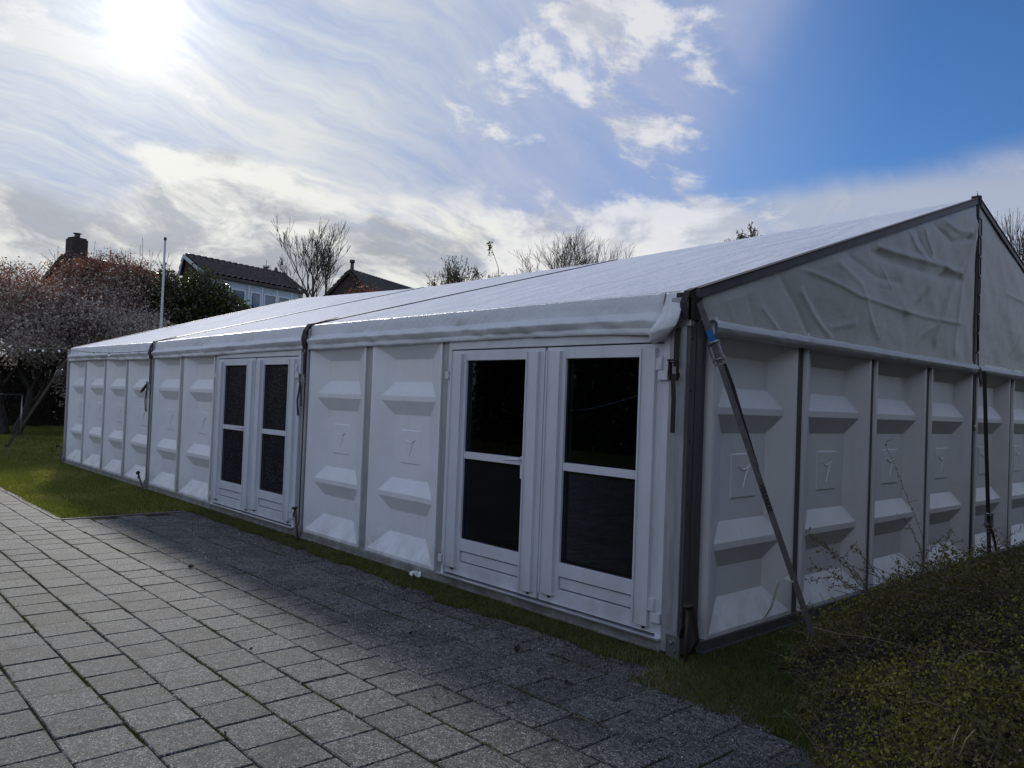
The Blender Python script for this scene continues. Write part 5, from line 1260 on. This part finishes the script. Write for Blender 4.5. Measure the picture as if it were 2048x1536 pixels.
# ================================================================== HOUSES
M_tile = mat('roof_tiles', (0.055, 0.045, 0.042), 0.55, var=0.45, vscale=3, isl_var=0.1, bump=0.2, bscale=30)
M_brick = mat('dark_brick', (0.045, 0.032, 0.026), 0.85, var=0.4, vscale=6, bump=0.3, bscale=30)
M_white = mat('white_boarding', (0.42, 0.50, 0.56), 0.6, var=0.08, vscale=3)
M_frame = mat('window_frame_paint', (0.62, 0.68, 0.74), 0.5)
def pane_mat():
    m = bpy.data.materials.new('reflecting_pane'); m.use_nodes = True; pb = m.node_tree.nodes['Principled BSDF']
    pb.inputs['Base Color'].default_value = (0.045, 0.10, 0.16, 1); pb.inputs['Roughness'].default_value = 0.06; pb.inputs['Specular IOR Level'].default_value = 0.8; return m
M_pane = pane_mat()
def house(label, uA, vA, dA, uB, dB, hs, drop, wallm, extra=None, hb=None):
    hb = hb or hs; H_ = {1: hs, -1: hb}
    A_ = at(uA, vA, dA); B_ = at(uB, vA, dB); zr = A_[2]
    e = np.array([B_[0] - A_[0], B_[1] - A_[1], 0]); L = np.linalg.norm(e); e /= L; n = np.array([e[1], -e[0], 0]); 
    if n @ (CAM - A_) < 0: n = -n
    root = empty('house', (A_[0], A_[1], GZ)); tag(root, label, 'house')
    zr -= GZ; ze = zr - drop
    def Pt(s, o, z): return tuple(e * s + n * o + np.array([0, 0, z]))
    # walls with gable ends
    b = MB()
    for o_ in (1, -1): b.add([Pt(0, o_ * (H_[o_] - .15), 0), Pt(L, o_ * (H_[o_] - .15), 0), Pt(L, o_ * (H_[o_] - .15), ze), Pt(0, o_ * (H_[o_] - .15), ze)], [(0, 1, 2, 3)], wallm)
    for s in (0.03, L - 0.03): b.add([Pt(s, hs - .15, 0), Pt(s, -hb + .15, 0), Pt(s, -hb + .15, ze), Pt(s, 0, zr - .1), Pt(s, hs - .15, ze)], [(0, 1, 2, 3, 4)], M_brick)
    b.build('wall', root)
    # pantile slopes, real waves and courses
    for o_ in (1, -1):
        na = int(L / 0.30) * 6; nb_ = int(math.hypot(H_[o_], drop) / 0.33) * 2
        ss_ = np.linspace(-0.12, L + 0.12, na); K = []
        nc = nb_ // 2
        for c in range(nc):
            for q in (0.0, 1.0): K.append((c + q) / nc)
        P = np.zeros((na, len(K), 3)); wave = 0.11 * np.abs(np.sin(ss_ / 0.36 * math.pi))
        nrm = n * o_ * drop + np.array([0, 0, H_[o_]]); nrm /= np.linalg.norm(nrm)
        for j, t in enumerate(K):
            st_ = 0.06 if j % 2 == 1 else 0.0
            basep = n * o_ * (H_[o_] * t) + np.array([0, 0, zr - drop * t])
            P[:, j] = e[None] * ss_[:, None] + basep[None] + nrm[None] * (wave[:, None] + st_)
        me = grid_mesh('roof_tiles', P if o_ == 1 else P[::-1].copy(), M_tile, False); o = link('roof_tiles', me, root); tag(o, kind='stuff')
    b = MB()
    k = int(L / 0.36)
    for i in range(k): s0, s1 = L * i / k, L * (i + 1) / k; b.tube([Pt(s0, 0, zr + 0.05), Pt(s1 + .04, 0, zr + 0.075)], [0.10, 0.125], M_tile, 8)
    b.build('ridge_tiles', root)
    for s in (-0.14, L + 0.14):
        b = MB()
        for o_ in (1, -1): b.obox(np.array(Pt(s, o_ * H_[o_] / 2, (zr + ze) / 2 - 0.02)), n * o_ * H_[o_] / 2 * 1.0 + np.array([0, 0, -drop / 2]), e * 0.02, np.array([0, 0, 0.10]), M_white if extra == 'dormer' else M_brick)
        b.build('barge_board', root)
    def wall_s(u, v=590):   # distance along the facade hit by an image column
        d = dirp(u, v); o0 = CAM - np.array([A_[0], A_[1], 0]); t = ((hs - 0.15) - o0 @ n) / (d @ n); return float((o0 + d * t) @ e)
    return root, Pt, zr, ze, L, wall_s
# 2: white upper storey with dormer-like window band
root, Pt, zr, ze, L, ws = house('house with dark pantile roof over a white boarded window band', 372, 512, 43, 571, 47, 1.7, 1.00, M_white, 'dormer', 0.35)
b = MB(); b.obox(Pt(L / 2, 1.7, ze - 0.02), (np.array(Pt(1, 0, 0)) * (L / 2 + .12)), np.array(Pt(0, 0.05, 0)), (0, 0, 0.07), M_tile); b.build('gutter', root)
sc0 = 1.7 - 0.15
for (ua, ub) in ((442, 459), (462, 490), (500, 521), (527, 552), (555, 579)):
    s0, s1 = ws(ua), ws(ub); zt_, zb_ = ze - 0.45, ze - 1.75
    f = MB(); e_ = np.array(Pt(1, 0, 0)); n_ = np.array(Pt(0, 1, 0))
    def fb_(sa, sb, za, zb2, o0, o1, m): f.obox(np.array(Pt((sa + sb) / 2, (o0 + o1) / 2, (za + zb2) / 2)), e_ * (sb - sa) / 2, n_ * (o1 - o0) / 2, (0, 0, (zb2 - za) / 2), m)
    fb_(s0, s0 + .07, zb_, zt_, sc0 + .002, sc0 + .06, M_frame); fb_(s1 - .07, s1, zb_, zt_, sc0 + .002, sc0 + .06, M_frame)
    fb_(s0 + .07, s1 - .07, zt_ - .07, zt_, sc0 + .002, sc0 + .06, M_frame); fb_(s0 + .07, s1 - .07, zb_, zb_ + .07, sc0 + .002, sc0 + .06, M_frame)
    w_ = f.build('window', root)
    f = MB(); fb_(s0 + .07, s1 - .07, zb_ + .07, zt_ - .07, sc0 + .004, sc0 + .02, M_pane); f.build('pane', w_)
for u_ in (497, 524, 553.5, 583):
    s0 = ws(u_); f = MB(); f.obox(np.array(Pt(s0, sc0 + .02, ze - 1.1)), e_ * 0.05, n_ * 0.018, (0, 0, 0.95), M_frame); f.build('cover_batten', root)
b = MB(); s0 = ws(545) * 0.0 + L * 0.83; b.tube([Pt(s0, -0.3, zr - 0.2), Pt(s0, -0.3, zr + 0.28)], 0.10, M_steel, 8); b.tube([Pt(s0, -0.3, zr + 0.28), Pt(s0, -0.3, zr + 0.40), Pt(s0, -0.3, zr + 0.42)], [0.16, 0.2, 0.05], M_steel, 8); b.tube([Pt(s0, -0.3, zr + 0.42), Pt(s0, -0.3, zr + 0.75)], 0.012, M_iron, 5); b.build('flue', root)
b = MB(); s0 = L * 0.90; b.tube([Pt(s0, 0, zr), Pt(s0, 0, zr + 0.30), Pt(s0, 0, zr + 0.38)], [0.12, 0.09, 0.04], M_tile, 8); b.build('roof_vent', root)
# 1: house with the brick chimney, behind the cherries
root, Pt, zr, ze, L, ws = house('house with big brick chimney half hidden behind the cherry trees', 130, 512, 44, 330, 48, 3.4, 3.0, M_white)
b = MB(); c_ = np.array(Pt(0.45, 0.2, zr + 0.25)); b.obox(c_, e_ * 0.38, n_ * 0.30, (0, 0, 0.62), M_brick); b.obox(c_ + np.array([0, 0, 0.66]), e_ * 0.33, n_ * 0.25, (0, 0, 0.04), M_brick); b.tube([c_ + np.array([0, 0, 0.70]), c_ + np.array([0, 0, 0.86])], 0.13, M_tile, 8); b.tube([c_ + np.array([0, 0, 0.90]), c_ + np.array([0, 0, 0.93])], 0.2, M_iron, 8); b.build('chimney', root)
# 3: dark tiled house in the middle
root, Pt, zr, ze, L, ws = house('dark tiled house with a thin flue pipe and a brick chimney', 700, 543, 48, 875, 58, 3.2, 3.0, M_brick)
b = MB(); b.tube([Pt(0.2, 0, zr), Pt(0.2, 0, zr + 0.55)], 0.11, M_iron, 8); b.tube([Pt(0.2, 0, zr + 0.55), Pt(0.2, 0, zr + 0.72)], 0.16, M_iron, 8); b.build('flue_pipe', root)
b = MB(); e3 = np.array(Pt(1, 0, 0)); n3 = np.array(Pt(0, 1, 0)); b.obox(np.array(Pt(L - 0.9, 0.2, zr + 0.12)), e3 * 0.42, n3 * 0.35, (0, 0, 0.40), M_brick); b.obox(np.array(Pt(L - 0.9, 0.2, zr + 0.54)), e3 * 0.48, n3 * 0.40, (0, 0, 0.04), M_brick); b.tube([Pt(L - 0.8, 0.2, zr + 0.58), Pt(L - 0.8, 0.2, zr + 1.0)], [0.10, 0.07], M_tile, 8); b.build('chimney', root)
hedge('tall_hedge', 'tall dark hedge across the paving, mirrored in the door glass', 16, -17, -22, -17, 4.6, 1.5, 26000, 0.24, 411, M_hedgel)  # out of view, added so the door glass mirrors something dark

# ================================================================== LITTER
M_tissue = mat('white_tissue', (0.75, 0.77, 0.76), 0.8)
q = onZ(830, 1158, GZ); nT = 14; P = np.zeros((nT, nT, 3)); gx = np.linspace(-1, 1, nT)
for i in range(nT):
    for j in range(nT):
        P[i, j] = (gx[i] * 0.05, gx[j] * 0.035, 0.02)
P[..., 2] += 0.05 * (vnoise(P[..., 0] * 60 + 9, P[..., 1] * 60 + 3, 61) + 0.3) ; P[..., 0] += 0.03 * vnoise(P[..., 0] * 50, P[..., 1] * 70 + 8, 62); P[..., 1] += 0.03 * vnoise(P[..., 0] * 50 + 4, P[..., 1] * 70, 63)
o = link('tissue', grid_mesh('tissue', P, M_tissue, False), None, (q[0], q[1], GZ + 0.01)); tag(o, 'crumpled white tissue in the grass before the wall panels', 'litter'); s = o.modifiers.new('thick', 'SOLIDIFY'); s.thickness = 0.002
SL = ['pale dry stalk on the paving a step out from the near tent corner', 'short dry stalk pointing towards the shrub on the shaded paving', 'long dry stalk along the grass edge below the left glazed door',
      'small dry stalk at the grass edge below the middle of the near doors', 'dry stalk on the paving edge below the first wall panel of the near bay', 'dry stalk on the grass edge under the right glazed door', 'dry stalk beside the planting bed in front of the near tent corner',
      'dry stalk where paving, grass and shrub meet', 'dry stalk lying right against the left fringe of the shrub', 'tiny dry stalk on dark paving, left of the longer corner stalk', 'dry stalk at the lower fringe of the shrub near the picture bottom', 'dry stalk at the very bottom of the shaded paving']
LL = ['dark dead leaf on the shaded slab at bottom centre', 'tiny dead leaf on the sunlit slabs right of centre bottom', 'tiny dead leaf right of the other one on the shadow fringe', 'dead leaf in the middle of the sunlit paving', 'dead leaf on the slabs nearest the camera, bottom left',
      'dead leaf far back on the paving at the start of the tent shadow', 'larger dead leaf in the deep shade before the near doors', 'dead leaf on shaded paving before the white wall panels', 'dead leaf in the grass near the foot of the corner leg']
M_straw = mat('dry_straw', (0.24, 0.20, 0.13), 0.8)
M_deadleaf = mat('dead_leaf', (0.03, 0.022, 0.016), 0.8)
for i, (u, v, L, a) in enumerate(((1170, 1441, .16, 0.1), (1330, 1470, .12, 2.6), (1010, 1246, .22, 0.2), (1070, 1270, .10, 1.0), (706, 1141, .12, 0.0), (1205, 1310, .12, 2.3), (1290, 1402, .11, 0.5), (1450, 1420, .13, 0.3), (1500, 1432, .14, 0.4), (1100, 1395, 0.10, 1.9), (1545, 1500, .12, 0.6), (1380, 1510, .1, 2.0))):
    q = onZ(u, v, GZ + 0.012); b = MB(); d = np.array([math.cos(a), math.sin(a), 0]); p_ = np.array([-d[1], d[0], 0])
    b.tube([-d * L / 2, -d * L / 6 + p_ * 0.012 + np.array([0, 0, .004]), d * L / 5 + p_ * 0.010, d * L / 2], [0.0018, 0.0022, 0.002, 0.001], M_straw, 5)
    o = b.build('dry_stalk', loc=q); tag(o, SL[i], 'stalk', 'dry stalks scattered over the paving')
for i, (u, v, s_) in enumerate(((1130, 1365, .035), (866, 1398, .02), (1015, 1408, .02), (500, 1300, .02), (450, 1470, .02), (380, 1135, .03), (1032, 1300, .04), (820, 1268, .035), (1440, 1318, .03))):
    q = onZ(u, v, GZ + 0.012); V, F = leaf_quads(np.array([[0, 0, 0.006], [0.006, 0.004, 0.009]]), s_ * 1.6, 2.5, 0.6, i)
    o = link('dead_leaf', np_mesh('dead_leaf', V, F, M_deadleaf), None, q); tag(o, LL[i], 'leaf', 'dead leaves on the paving')
# fine chips and crumbs
n = 900; r_ = np.random.default_rng(71); X = r_.uniform(-6, 2.2, n); Y = r_.uniform(-3.8, -0.35, n)
k = r_.random(n) < 0.5; Y = np.where(k, np.round((Y + 0.30) / 0.3) * 0.3 - 0.30 + r_.normal(0, 0.012, n), Y)
C = np.stack([X, Y, np.full(n, GZ + 0.012)], 1); V, F = leaf_quads(C, 0.010, 1.5, 0.8, 72)
o = link('grit', np_mesh('grit', V, F, mat('pale_grit', (0.55, 0.54, 0.50), 0.7, isl_var=0.4))); tag(o, 'pale grit and crumbs scattered over the paving slabs', 'grit', kind='stuff')

n = 2600; X = r_.uniform(-7.2, 1.9, n); Y = np.array([pave_edge(q) for q in X]) - r_.exponential(0.16, n) - 0.01
C = np.stack([X, Y, np.full(n, GZ + 0.011)], 1); V, F = leaf_quads(C, 0.014, 1.2, 0.6, 76)
o = link('soil_crumbs', np_mesh('soil_crumbs', V, F, mat('soil_crumb', (0.035, 0.026, 0.018), 0.9, isl_var=0.5))); tag(o, 'dark soil crumbs spilled from the grass edge onto the slabs', 'soil', kind='stuff')
